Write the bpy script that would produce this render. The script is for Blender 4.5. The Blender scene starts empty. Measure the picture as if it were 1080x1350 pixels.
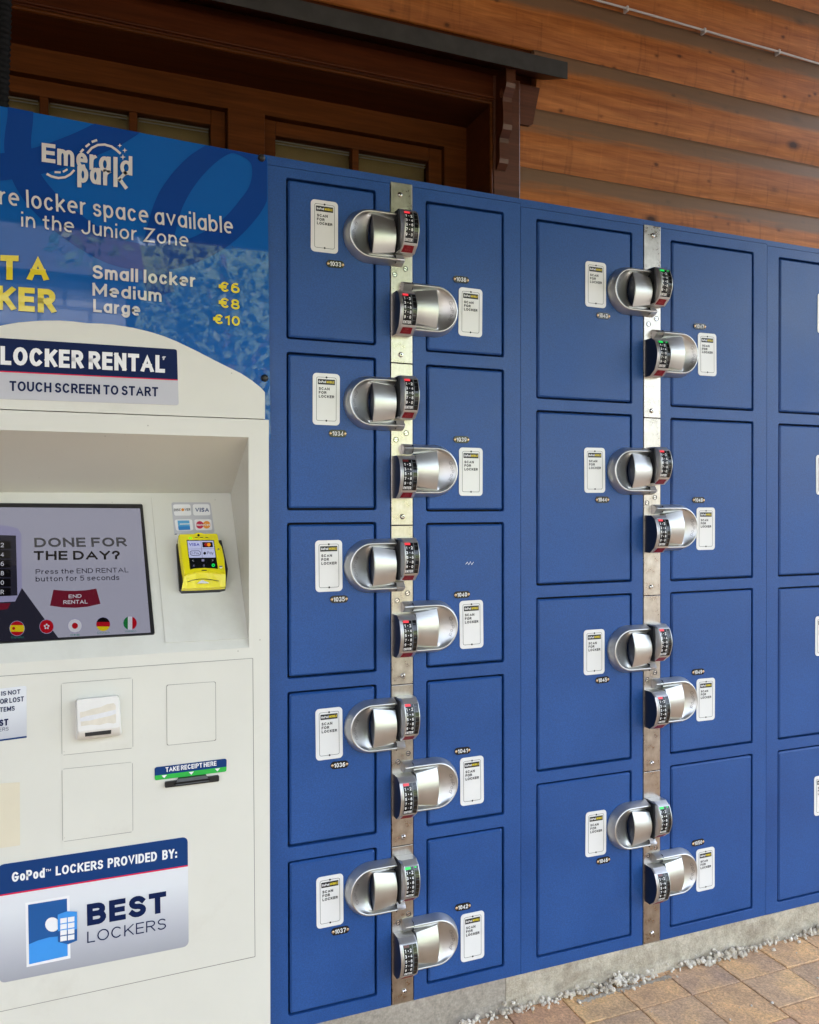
import bpy, bmesh, math, random
from mathutils import Vector, Matrix, noise
random.seed(7)
PI = math.pi
scn = bpy.context.scene
COL = scn.collection

# ------------------------------------------------------------------ camera
YAW, PITCH, ROLL = math.radians(21.68), math.radians(-0.45), math.radians(-0.08)
CAM = Vector((-0.4005, -1.716, 1.219))
cy, sy, cp, sp = math.cos(YAW), math.sin(YAW), math.cos(PITCH), math.sin(PITCH)
FW = Vector((sy * cp, cy * cp, sp)); RT = Vector((cy, -sy, 0)); UP = RT.cross(FW)
cr, sr = math.cos(ROLL), math.sin(ROLL)
RT, UP = cr * RT + sr * UP, -sr * RT + cr * UP
cd = bpy.data.cameras.new('camera'); cam = bpy.data.objects.new('camera', cd); COL.objects.link(cam)
cam.matrix_world = Matrix(((RT.x, UP.x, -FW.x, CAM.x), (RT.y, UP.y, -FW.y, CAM.y), (RT.z, UP.z, -FW.z, CAM.z), (0, 0, 0, 1)))
cd.sensor_fit = 'HORIZONTAL'; cd.sensor_width = 36; cd.lens = 36.0
cd.clip_start = 0.05; cd.clip_end = 500
scn.camera = cam

# ------------------------------------------------------------------ sky, sun, exposure
SUN_EL, SUN_AZ = math.radians(46), math.radians(15)      # sun stands behind the timber building
EXPO = 3.3
w = bpy.data.worlds.new('World'); scn.world = w; w.use_nodes = True
nt = w.node_tree; bg = nt.nodes['Background']; sky = nt.nodes.new('ShaderNodeTexSky')
sky.sky_type = 'NISHITA'; sky.sun_disc = False; sky.sun_elevation = SUN_EL; sky.sun_rotation = SUN_AZ
sky.air_density = 1.0; sky.dust_density = 4.0; sky.ozone_density = 1.0
hs = nt.nodes.new('ShaderNodeHueSaturation'); hs.inputs['Saturation'].default_value = .55
nt.links.new(sky.outputs[0], hs.inputs['Color']); nt.links.new(hs.outputs[0], bg.inputs[0]); bg.inputs[1].default_value = 0.15
sd = bpy.data.lights.new('sun', 'SUN'); so = bpy.data.objects.new('sun', sd); COL.objects.link(so)
sd.energy = 2.0; sd.angle = math.radians(0.5); sd.color = (1, .95, .88)
sdir = Vector((math.sin(SUN_AZ) * math.cos(SUN_EL), math.cos(SUN_AZ) * math.cos(SUN_EL), math.sin(SUN_EL)))
so.rotation_euler = sdir.to_track_quat('Z', 'Y').to_euler(); so.location = (0, 10, 20)
scn.view_settings.view_transform = 'Standard'; scn.view_settings.look = 'None'
scn.view_settings.exposure = EXPO; scn.view_settings.gamma = 1; scn.view_settings.use_curve_mapping = False
LIT = 2.0 ** -EXPO          # what lamps and screens give off is set against the exposure

# ------------------------------------------------------------------ helpers: measuring
def hit(x, y, p0, n):
    v = FW + RT * ((x - 540) / 1080) + UP * ((675 - y) / 1080)
    return CAM + v * ((Vector(p0) - CAM).dot(n) / v.dot(n))
class Plane:
    def __init__(s, p0, n): s.p0 = Vector(p0); s.n = Vector(n).normalized()     # n looks towards the viewer's side
    def off(s, d): return Plane(s.p0 + s.n * d, s.n)
    def __call__(s, x, y): return hit(x, y, s.p0, s.n)
def YP(y): return Plane((0, y, 0), (0, -1, 0))
def at(x, y, Y=0.0): return hit(x, y, (0, Y, 0), Vector((0, 1, 0)))

# ------------------------------------------------------------------ helpers: materials
MATS = {}
class NG:
    def __init__(s, m): s.t = m.node_tree; s.n = s.t.nodes; s.l = s.t.links
    def new(s, typ, **kw):
        nd = s.n.new(typ)
        for k, v in kw.items():
            if k == 'ins':
                for a, b in v.items():
                    if isinstance(b, tuple) and len(b) == 2 and hasattr(b[0], 'outputs'): s.l.new(b[0].outputs[b[1]], nd.inputs[a])
                    elif hasattr(b, 'outputs'): s.l.new(b.outputs[0], nd.inputs[a])
                    else: nd.inputs[a].default_value = b
            else: setattr(nd, k, v)
        return nd
    def ramp(s, fac, stops):
        r = s.new('ShaderNodeValToRGB'); s.l.new(fac if not hasattr(fac, 'outputs') else fac.outputs[0], r.inputs[0])
        e = r.color_ramp.elements
        while len(e) < len(stops): e.new(0.5)
        for i, (p, c) in enumerate(stops):
            e[i].position = p; e[i].color = (c[0], c[1], c[2], 1) if isinstance(c, (tuple, list)) else (c, c, c, 1)
        return r
    def mix(s, fac, a, b, mode='MIX'):
        m = s.new('ShaderNodeMix', data_type='RGBA', blend_type=mode)
        for i, v in ((0, fac), (6, a), (7, b)):
            if hasattr(v, 'outputs'): s.l.new(v.outputs[0], m.inputs[i])
            elif hasattr(v, 'links'): s.l.new(v, m.inputs[i])
            elif i == 0: m.inputs[0].default_value = v
            else: m.inputs[i].default_value = (v[0], v[1], v[2], 1)
        return m.outputs[2]
def base(name, col, rough=.5, metal=0., spec=.5, coat=0., bump=None, var=0.06, vscale=9, rvar=0.0):
    """plain painted or plastic surface: colour with slow mottling and fine relief"""
    m = bpy.data.materials.new(name); m.use_nodes = True; g = NG(m); b = g.n['Principled BSDF']
    b.inputs['Metallic'].default_value = metal; b.inputs['Roughness'].default_value = rough
    b.inputs['Specular IOR Level'].default_value = spec; b.inputs['Coat Weight'].default_value = coat
    tc = g.new('ShaderNodeTexCoord')
    if var:
        n = g.new('ShaderNodeTexNoise', ins={'Vector': (tc, 'Object'), 'Scale': vscale, 'Detail': 5.0, 'Roughness': .6})
        r = g.ramp(n, [(.3, 1 - var), (.7, 1 + var)])
        c = g.mix(1.0, col, r, 'MULTIPLY'); g.l.new(c, b.inputs['Base Color'])
        if rvar:
            mr = g.new('ShaderNodeMapRange', ins={0: n, 1: .3, 2: .7, 3: rough - rvar, 4: rough + rvar}); g.l.new(mr.outputs[0], b.inputs['Roughness'])
    else: b.inputs['Base Color'].default_value = (*col, 1)
    if bump:
        n2 = g.new('ShaderNodeTexNoise', ins={'Vector': (tc, 'Object'), 'Scale': bump[0], 'Detail': 2.0})
        bp = g.new('ShaderNodeBump', ins={'Height': n2, 'Strength': bump[1], 'Distance': bump[2]}); g.l.new(bp.outputs[0], b.inputs['Normal'])
    MATS[name] = m; return m
def glow(name, col, k=1.0, rough=.3):
    m = base(name, (col[0] * .1, col[1] * .1, col[2] * .1), rough, var=0); b = m.node_tree.nodes['Principled BSDF']
    b.inputs['Emission Color'].default_value = (*col, 1); b.inputs['Emission Strength'].default_value = LIT * k; return m
def s2l(r, g, b): return tuple(((c / 255 + .055) / 1.055) ** 2.4 if c > 10 else c / 255 / 12.92 for c in (r, g, b))

# blue grained plastic sheet of the lockers
def m_blue():
    m = base('blue_sheet', (.024, .088, .34), .42, spec=.4); g = NG(m); b = g.n['Principled BSDF']
    tc = g.new('ShaderNodeTexCoord')
    n1 = g.new('ShaderNodeTexNoise', ins={'Vector': (tc, 'Object'), 'Scale': 3.0, 'Detail': 6.0, 'Roughness': .65})
    n2 = g.new('ShaderNodeTexNoise', ins={'Vector': (tc, 'Object'), 'Scale': 420.0, 'Detail': 2.0})
    c1 = g.ramp(n1, [(.3, (.010, .058, .215)), (.7, (.015, .074, .265))])
    c2 = g.mix(1.0, c1, g.ramp(n2, [(.35, .88), (.7, 1.16)]), 'MULTIPLY')
    vo = g.new('ShaderNodeTexVoronoi', ins={'Vector': (tc, 'Object'), 'Scale': 60.0, 'Randomness': 1.0})
    sp_ = g.ramp(vo, [(.0, 1.0), (.035, 1.0), (.05, 0.0)]); n3 = g.new('ShaderNodeTexNoise', ins={'Vector': (tc, 'Object'), 'Scale': 14.0})
    th = g.ramp(n3, [(.60, 0.0), (.66, .35)])
    f = g.mix(1.0, sp_, th, 'MULTIPLY')
    g.l.new(g.mix(f, c2, (.25, .3, .4)), b.inputs['Base Color'])
    bp = g.new('ShaderNodeBump', ins={'Height': n2, 'Strength': .35, 'Distance': .0006}); g.l.new(bp.outputs[0], b.inputs['Normal'])
    r = g.new('ShaderNodeMapRange', ins={0: n1, 1: .3, 2: .7, 3: .34, 4: .54}); g.l.new(r.outputs[0], b.inputs['Roughness'])
    return m
m_blue()
base('blue_groove', (.006, .02, .06), .6)
base('dark_gap', (.004, .005, .008), .7)
def m_kiosk():
    m = MATS['beige_powder']; g = NG(m); b = g.n['Principled BSDF']; old = b.inputs['Base Color'].links[0].from_socket; tc = g.new('ShaderNodeTexCoord')
    v = g.new('ShaderNodeTexVoronoi', ins={'Vector': (tc, 'Object'), 'Scale': 26.0, 'Randomness': 1.0}); n = g.new('ShaderNodeTexNoise', ins={'Vector': (tc, 'Object'), 'Scale': 5.0, 'Detail': 4.0})
    sp_ = g.mix(1.0, g.ramp(v, [(.0, 1.0), (.03, 1.0), (.05, 0.0)]), g.ramp(n, [(.55, 0.0), (.60, .55)]), 'MULTIPLY')
    c = g.mix(sp_, old, (.20, .17, .12))
    n2 = g.new('ShaderNodeTexNoise', ins={'Vector': (tc, 'Object'), 'Scale': 1.9, 'Detail': 9.0, 'Roughness': .72, 'Distortion': .6})
    c = g.mix(g.ramp(n2, [(.54, .0), (.70, .30)]), c, (.46, .42, .34)); g.l.new(c, b.inputs['Base Color'])
def m_steel():
    m = base('brushed_steel', (.66, .61, .54), .3, metal=1.0); g = NG(m); b = g.n['Principled BSDF']
    tc = g.new('ShaderNodeTexCoord')
    mp = g.new('ShaderNodeMapping', ins={0: (tc, 'Object'), 'Scale': (220.0, 220.0, 6.0)})
    n = g.new('ShaderNodeTexNoise', ins={'Vector': mp, 'Scale': 2.0, 'Detail': 3.0})
    n2 = g.new('ShaderNodeTexNoise', ins={'Vector': (tc, 'Object'), 'Scale': 30.0, 'Detail': 6.0, 'Roughness': .7})
    g.l.new(g.mix(1.0, g.ramp(n2, [(.3, (.36, .32, .28)), (.7, (.58, .54, .50))]), g.ramp(n, [(.3, .9), (.7, 1.05)]), 'MULTIPLY'), b.inputs['Base Color'])
    r = g.new('ShaderNodeMapRange', ins={0: n2, 1: .3, 2: .7, 3: .22, 4: .40}); g.l.new(r.outputs[0], b.inputs['Roughness'])
    bp = g.new('ShaderNodeBump', ins={'Height': n, 'Strength': .05, 'Distance': .0005}); g.l.new(bp.outputs[0], b.inputs['Normal'])
    return m
m_steel()
base('satin_cast', (.56, .56, .55), .38, metal=.92, var=.05, vscale=25, rvar=.03)
base('cast_letter_shade', (.20, .20, .20), .4, metal=.8, var=0)  # darker than the housing; the shade of the relief is in the colour
base('screw_steel', (.75, .73, .70), .22, metal=1.0, var=0)
base('navy_plastic_and_shade', (.006, .012, .032), .35)
base('key_black', (.003, .003, .004), .4, var=0, spec=.25)
base('panel_glass', (.006, .007, .008), .12, var=0)
base('panel_grey', (.10, .11, .115), .2, var=0)
base('key_white', (.75, .75, .75), .5, var=0)
base('button_red', (.20, .003, .010), .4, var=.05, spec=.3)
base('button_print', (.34, .06, .06), .5, var=0)
glow('light_red', (1.0, .05, .07), 1.0); glow('light_green', (.02, 1.0, .15), .75); base('light_off', (.10, .02, .02), .2, var=0)
base('label_white', (.74, .74, .72), .3, coat=.3, var=.03)
base('print_black', (.012, .012, .014), .4, var=0)
base('print_yellow', (.70, .55, .03), .4, var=0)
base('plate_black', (.010, .010, .011), .25, var=0)
base('brass_screw', (.72, .50, .30), .28, metal=.8, var=0)
base('beige_powder', (.665, .655, .58), .42, var=.025, vscale=5, bump=(700, .12, .0004), rvar=.05)
m_kiosk()
base('beige_cream', (.68, .62, .47), .45, var=.03)
base('white_plastic', (.76, .75, .71), .3, var=.04, vscale=20)
base('torn_paper', (.70, .65, .54), .8, var=.07, vscale=60)
base('torn_paper_pale', (.70, .70, .70), .6, var=.04, vscale=140)
base('black_plastic', (.012, .012, .013), .38, var=.1)
base('rubber', (.006, .006, .0065), .7, var=.2, vscale=40, spec=.15)
base('ink_navy', (.005, .014, .065), .5, spec=.1, var=.03)
base('ink_blue', (.006, .040, .16), .5, spec=.15, var=.03)
base('ink_red', (.62, .01, .06), .45, spec=.3, coat=0, var=0)
base('ink_green', (.03, .42, .06), .45, spec=.3, coat=0, var=0)
base('ink_white', (.80, .80, .80), .45, spec=.3, coat=0, var=0)
base('sheet_lilac', (.50, .50, .53), .45, spec=.3, coat=0, var=.03)
base('sheet_grey', (.36, .36, .39), .45, spec=.3, coat=0, var=.02)
base('banner_blue', (.009, .100, .35), .018, spec=.55, var=.02, vscale=4)
base('banner_deep', (.008, .050, .235), .018, spec=.55, var=.02, vscale=4)
base('banner_white', (.62, .60, .57), .018, spec=.55, var=0)
base('banner_yellow', (.72, .58, .03), .018, spec=.55, var=0)
base('yellow_case', (.80, .70, .012), .22, coat=.5, var=.03, vscale=30)
# screen inks (the screens give off light)
for nm, c, k in (('scr_grey', s2l(150, 150, 166), .75), ('scr_dark', s2l(34, 34, 46), .8), ('scr_text', s2l(66, 66, 70), .8), ('scr_navy', s2l(28, 28, 44), .6),
                 ('scr_maroon', s2l(95, 22, 38), .8), ('scr_white', s2l(215, 215, 225), .5), ('scr_red', s2l(180, 20, 35), .5), ('scr_yellow', s2l(225, 200, 30), .5),
                 ('scr_green', s2l(30, 120, 60), .5), ('scr_teal', s2l(40, 120, 110), .7), ('scr_black', s2l(12, 12, 16), .6), ('scr_silver', s2l(140, 138, 170), .7),
                 ('scr_blue', s2l(30, 40, 150), .9), ('scr_pale', s2l(185, 190, 225), .8), ('scr_orange', s2l(240, 150, 30), .8), ('scr_lime', s2l(20, 220, 90), .9),
                 ('led_lime', s2l(90, 255, 20), 1.2)):
    glow(nm, c, k, .15)
base('card_blue', (.03, .22, .55), .3, var=0); base('card_sky', (.10, .38, .66), .3, var=0); base('card_red', (.55, .01, .06), .3, var=0); base('card_orange', (.80, .30, .03), .3, var=0)
base('logo_sky', (.045, .28, .72), .45, spec=.3, coat=0, var=.03); base('logo_deep', (.01, .09, .30), .45, spec=.3, coat=0, var=.03)
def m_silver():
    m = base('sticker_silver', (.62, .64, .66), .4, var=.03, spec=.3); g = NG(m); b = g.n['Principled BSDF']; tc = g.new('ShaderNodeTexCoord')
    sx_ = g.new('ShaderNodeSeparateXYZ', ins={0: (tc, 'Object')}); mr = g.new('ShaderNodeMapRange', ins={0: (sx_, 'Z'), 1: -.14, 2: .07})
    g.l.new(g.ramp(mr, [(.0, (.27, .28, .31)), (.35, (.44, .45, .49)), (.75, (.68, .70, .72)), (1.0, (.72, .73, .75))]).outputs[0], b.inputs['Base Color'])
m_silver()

def m_wood(name, dark, mid, light, rough=.35, grey=None, gs=1.0, coat=.2, knots=1, spec=.5):
    """varnished wood; the boards' own length runs along x"""
    m = base(name, mid, rough, var=0, coat=coat, spec=spec); g = NG(m); b = g.n['Principled BSDF']
    tc = g.new('ShaderNodeTexCoord'); oi = g.new('ShaderNodeObjectInfo')
    ad = g.new('ShaderNodeVectorMath', operation='ADD', ins={0: (tc, 'Object')})
    sc = g.new('ShaderNodeVectorMath', operation='SCALE', ins={0: (oi, 'Random')}); sc.inputs['Scale'].default_value = 37.0
    cb = g.new('ShaderNodeCombineXYZ', ins={0: (oi, 'Random'), 1: (oi, 'Random'), 2: (oi, 'Random')})
    s3 = g.new('ShaderNodeVectorMath', operation='SCALE', ins={0: cb}); s3.inputs['Scale'].default_value = 37.0
    g.l.new(s3.outputs[0], ad.inputs[1])
    mp = g.new('ShaderNodeMapping', ins={0: ad, 'Scale': (1.6 * gs, 22.0 * gs, 22.0 * gs)})
    wv = g.new('ShaderNodeTexNoise', ins={'Vector': mp, 'Scale': 1.5, 'Detail': 7.0, 'Roughness': .62, 'Distortion': .7})
    fi = g.new('ShaderNodeMapping', ins={0: ad, 'Scale': (9.0 * gs, 190.0 * gs, 190.0 * gs)})
    fn = g.new('ShaderNodeTexNoise', ins={'Vector': fi, 'Scale': 1.0, 'Detail': 4.0})
    c = g.ramp(wv, [(.28, dark), (.5, mid), (.74, light)])
    c = g.mix(.55, c, g.ramp(fn, [(.3, .62), (.7, 1.25)]), 'MULTIPLY')
    # knots: sparse cells, stretched a little along the grain
    km = g.new('ShaderNodeMapping', ins={0: ad, 'Scale': (4.2, 4.2, 7.5)})
    vo = g.new('ShaderNodeTexVoronoi', ins={'Vector': km, 'Scale': 1.0, 'Randomness': 1.0})
    kd = g.new('ShaderNodeTexNoise', ins={'Vector': ad, 'Scale': 45.0, 'Detail': 3.0})
    ka = g.new('ShaderNodeMath', operation='MULTIPLY_ADD', ins={0: kd, 1: .07, 2: (vo, 'Distance')})
    kr = g.ramp(ka, [(.085, 1.0 * knots), (.125, .55 * knots), (.20, .0)])
    c = g.mix(kr, c, tuple(v * .22 for v in dark))
    if knots:
        k2 = g.new('ShaderNodeMapping', ins={0: ad, 'Scale': (11.0, 9.0, 17.0)}); v2 = g.new('ShaderNodeTexVoronoi', ins={'Vector': k2, 'Scale': 1.0, 'Randomness': 1.0})
        a2 = g.new('ShaderNodeMath', operation='MULTIPLY_ADD', ins={0: kd, 1: .10, 2: (v2, 'Distance')}); r2 = g.ramp(a2, [(.10, .85), (.15, .3), (.22, .0)])
        c = g.mix(r2, c, tuple(v * .3 for v in dark))
        st = g.new('ShaderNodeMapping', ins={0: ad, 'Scale': (34.0, 3.0, 5.0)}); sn = g.new('ShaderNodeTexNoise', ins={'Vector': st, 'Scale': 1.0, 'Detail': 3.0, 'Distortion': 1.2})
        c = g.mix(.5, c, g.ramp(sn, [(.28, .55), (.42, 1.0), (.6, 1.0), (.72, 1.25)]), 'MULTIPLY')
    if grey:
        # grey sky sheen painted into the upper half of every round board
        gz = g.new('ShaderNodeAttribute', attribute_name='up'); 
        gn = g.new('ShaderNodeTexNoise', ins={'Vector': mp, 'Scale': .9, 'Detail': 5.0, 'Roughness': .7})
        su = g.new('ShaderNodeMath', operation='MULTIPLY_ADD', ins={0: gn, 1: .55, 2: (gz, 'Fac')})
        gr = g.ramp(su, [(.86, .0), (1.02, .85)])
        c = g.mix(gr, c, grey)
    g.l.new(c, b.inputs['Base Color'])
    bp = g.new('ShaderNodeBump', ins={'Height': fn, 'Strength': .25, 'Distance': .001}); g.l.new(bp.outputs[0], b.inputs['Normal'])
    return m
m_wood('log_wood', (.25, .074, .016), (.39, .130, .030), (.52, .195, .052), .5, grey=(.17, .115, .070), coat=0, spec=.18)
m_wood('lit_post_wood', (.070, .024, .010), (.10, .034, .015), (.13, .046, .02), .4, gs=.8, coat=.1, knots=0)  # trim wood lightened; the light on post and bracket edge is in the colour
m_wood('trim_wood', (.052, .0125, .003), (.075, .018, .0045), (.10, .025, .006), .45, gs=.8, spec=.12, coat=0, knots=0)
m_wood('door_wood', (.066, .018, .003), (.090, .025, .004), (.12, .034, .006), .45, gs=.8, spec=.12, coat=0, knots=0)
m_wood('beam_wood', (.05, .022, .010), (.075, .033, .015), (.10, .045, .02), .5)
base('lead_flashing', (.055, .052, .046), .5, metal=.3, var=.25, vscale=14, bump=(40, .2, .002))
base('blind_ochre', (.22, .15, .05), .8, var=.1)
base('spacer_alloy', (.20, .18, .14), .5, metal=.3, var=0)
base('room_dark', (.03, .022, .015), .8)
base('cable_grey', (.55, .53, .50), .4, var=.05)
def m_glass():
    m = bpy.data.materials.new('window_glass'); m.use_nodes = True; g = NG(m); b = g.n['Principled BSDF']
    b.inputs['Base Color'].default_value = (.9, .92, .9, 1); b.inputs['Roughness'].default_value = .02; b.inputs['Transmission Weight'].default_value = 1; b.inputs['IOR'].default_value = 1.3
    MATS['window_glass'] = m
m_glass()
def m_concrete(name, a, b_, c_, rough=.85, bs=(60, .6, .004), blotch=5.0):
    m = base(name, a, rough, var=0, spec=.3); g = NG(m); b = g.n['Principled BSDF']; tc = g.new('ShaderNodeTexCoord')
    n = g.new('ShaderNodeTexNoise', ins={'Vector': (tc, 'Object'), 'Scale': blotch, 'Detail': 8.0, 'Roughness': .65, 'Distortion': .4})
    n2 = g.new('ShaderNodeTexNoise', ins={'Vector': (tc, 'Object'), 'Scale': bs[0], 'Detail': 6.0, 'Roughness': .7})
    n3 = g.new('ShaderNodeTexNoise', ins={'Vector': (tc, 'Object'), 'Scale': 230.0, 'Detail': 2.0})
    c = g.ramp(n, [(.3, a), (.5, b_), (.68, c_)])
    c = g.mix(.7, c, g.ramp(n2, [(.25, .55), (.5, 1.0), (.75, 1.25)]), 'MULTIPLY')
    c = g.mix(.5, c, g.ramp(n3, [(.3, .7), (.7, 1.2)]), 'MULTIPLY')
    g.l.new(c, b.inputs['Base Color'])
    bp = g.new('ShaderNodeBump', ins={'Height': n2, 'Strength': bs[1], 'Distance': bs[2]}); g.l.new(bp.outputs[0], b.inputs['Normal'])
    return m
m_concrete('concrete', (.34, .29, .22), (.47, .42, .33), (.56, .51, .41), bs=(45, .9, .006), blotch=14.0)
m_concrete('concrete_grey', (.25, .22, .18), (.32, .285, .235), (.38, .34, .285), bs=(90, .25, .002))
m_concrete('mortar', (.36, .31, .25), (.46, .41, .34), (.56, .51, .43))
m_concrete('pebble_mix', (.44, .38, .30), (.66, .60, .50), (.80, .76, .68))
m_concrete('sand_joint', (.08, .06, .045), (.11, .085, .06), (.15, .12, .09))
def m_paver():
    m = base('paver_clay', (.3, .2, .15), .8, var=0, spec=.3); g = NG(m); b = g.n['Principled BSDF']; tc = g.new('ShaderNodeTexCoord'); oi = g.new('ShaderNodeObjectInfo')
    n = g.new('ShaderNodeTexNoise', noise_dimensions='4D', ins={'Vector': (tc, 'Object'), 'W': (oi, 'Random'), 'Scale': 9.0, 'Detail': 6.0, 'Roughness': .6}) 
    mw = g.new('ShaderNodeMath', operation='MULTIPLY', ins={0: (oi, 'Random'), 1: 50.0}); g.l.new(mw.outputs[0], n.inputs['W'])
    own = g.ramp(g.new('ShaderNodeMath', operation='FRACT', ins={0: g.new('ShaderNodeMath', operation='MULTIPLY', ins={0: (oi, 'Random'), 1: 7.31})}),
                 [(.0, (.33, .18, .13)), (.25, (.40, .25, .15)), (.45, (.27, .19, .165)), (.62, (.42, .28, .155)), (.82, (.29, .205, .18)), (1.0, (.36, .20, .16))])
    blot = g.ramp(n, [(.34, (.17, .125, .115)), (.5, (.33, .22, .155)), (.64, (.52, .33, .17))])
    c = g.mix(.5, own, blot); c = g.mix(1.0, c, (1.75, 1.66, 1.34), 'MULTIPLY')
    nb = g.new('ShaderNodeTexNoise', ins={'Vector': (tc, 'Object'), 'Scale': 32.0, 'Detail': 7.0, 'Roughness': .75}); g.l.new(mw.outputs[0], nb.inputs['W']) if 0 else None
    c = g.mix(.75, c, g.ramp(nb, [(.28, .55), (.45, .95), (.58, 1.1), (.72, 1.55)]), 'MULTIPLY')
    n2 = g.new('ShaderNodeTexNoise', ins={'Vector': (tc, 'Object'), 'Scale': 150.0, 'Detail': 5.0, 'Roughness': .7})
    c = g.mix(.8, c, g.ramp(n2, [(.3, .5), (.5, 1.0), (.70, 1.45)]), 'MULTIPLY')
    g.l.new(c, b.inputs['Base Color'])
    bp = g.new('ShaderNodeBump', ins={'Height': n2, 'Strength': .8, 'Distance': .003}); g.l.new(bp.outputs[0], b.inputs['Normal'])
m_paver()
def m_plaza():
    m = base('plaza_paving', (.3, .2, .15), .85, var=0, spec=.3); g = NG(m); b = g.n['Principled BSDF']; tc = g.new('ShaderNodeTexCoord')
    br = g.new('ShaderNodeTexBrick', ins={'Vector': (tc, 'Object'), 'Scale': 1.0, 'Mortar Size': .012, 'Brick Width': .24, 'Row Height': .155,
        'Color1': (.15, .125, .10, 1), 'Color2': (.12, .10, .085, 1), 'Mortar': (.06, .05, .04, 1)})
    n = g.new('ShaderNodeTexNoise', ins={'Vector': (tc, 'Object'), 'Scale': 1.7, 'Detail': 6.0})
    g.l.new(g.mix(.6, br, g.ramp(n, [(.3, .7), (.7, 1.25)]), 'MULTIPLY'), b.inputs['Base Color'])
m_plaza()
def m_facade():
    m = base('facade_stone', (.6, .6, .6), .8, var=0); g = NG(m); b = g.n['Principled BSDF']; tc = g.new('ShaderNodeTexCoord')
    mp = g.new('ShaderNodeMapping', ins={0: (tc, 'Object'), 'Rotation': (PI / 2, 0, 0)})
    br = g.new('ShaderNodeTexBrick', ins={'Vector': mp, 'Scale': 1.0, 'Mortar Size': .03, 'Brick Width': .7, 'Row Height': .32,
        'Color1': (.27, .275, .28, 1), 'Color2': (.22, .225, .235, 1), 'Mortar': (.12, .12, .125, 1)})
    g.l.new(br.outputs[0], b.inputs['Base Color'])
m_facade()
base('roof_tile', (.05, .04, .045), .8, var=.2, vscale=4); base('facade_glass', (.02, .03, .04), .08, var=0)
def m_leaf():
    m = base('leaf_green', (.07, .11, .03), .5, var=0); g = NG(m); b = g.n['Principled BSDF']; tc = g.new('ShaderNodeTexCoord')
    n = g.new('ShaderNodeTexNoise', ins={'Vector': (tc, 'Object'), 'Scale': 2.5, 'Detail': 3.0})
    g.l.new(g.ramp(n, [(.35, (.04, .08, .02)), (.65, (.12, .15, .045))]).outputs[0], b.inputs['Base Color'])
m_leaf(); base('bark', (.12, .08, .05), .9, var=.3)

# ------------------------------------------------------------------ helpers: objects
WL = {}      # world location of every object made here
def tag(o, label=None, cat=None, group=None, kind=None):
    for k, v in (('label', label), ('category', cat), ('group', group), ('kind', kind)):
        if v: o[k] = v
    return o
def thing(name, loc, label=None, cat=None, group=None):
    o = bpy.data.objects.new(name, None); COL.objects.link(o); o.location = loc; o.empty_display_size = .1
    WL[o] = Vector(loc); return tag(o, label, cat, group)
def link(name, me, mat_world, parent=None):
    """an object whose mesh is in its own space, placed by a world matrix"""
    o = bpy.data.objects.new(name, me); COL.objects.link(o)
    if parent is not None:
        o.parent = parent; o.matrix_basis = parent_inv(parent) @ mat_world
    else: o.matrix_basis = mat_world
    WM[o] = mat_world.copy(); WL[o] = mat_world.translation.copy(); return o
WM = {}
def wm(o): return WM[o] if o in WM else Matrix.Translation(WL[o])
def parent_inv(p): return wm(p).inverted()
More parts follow.
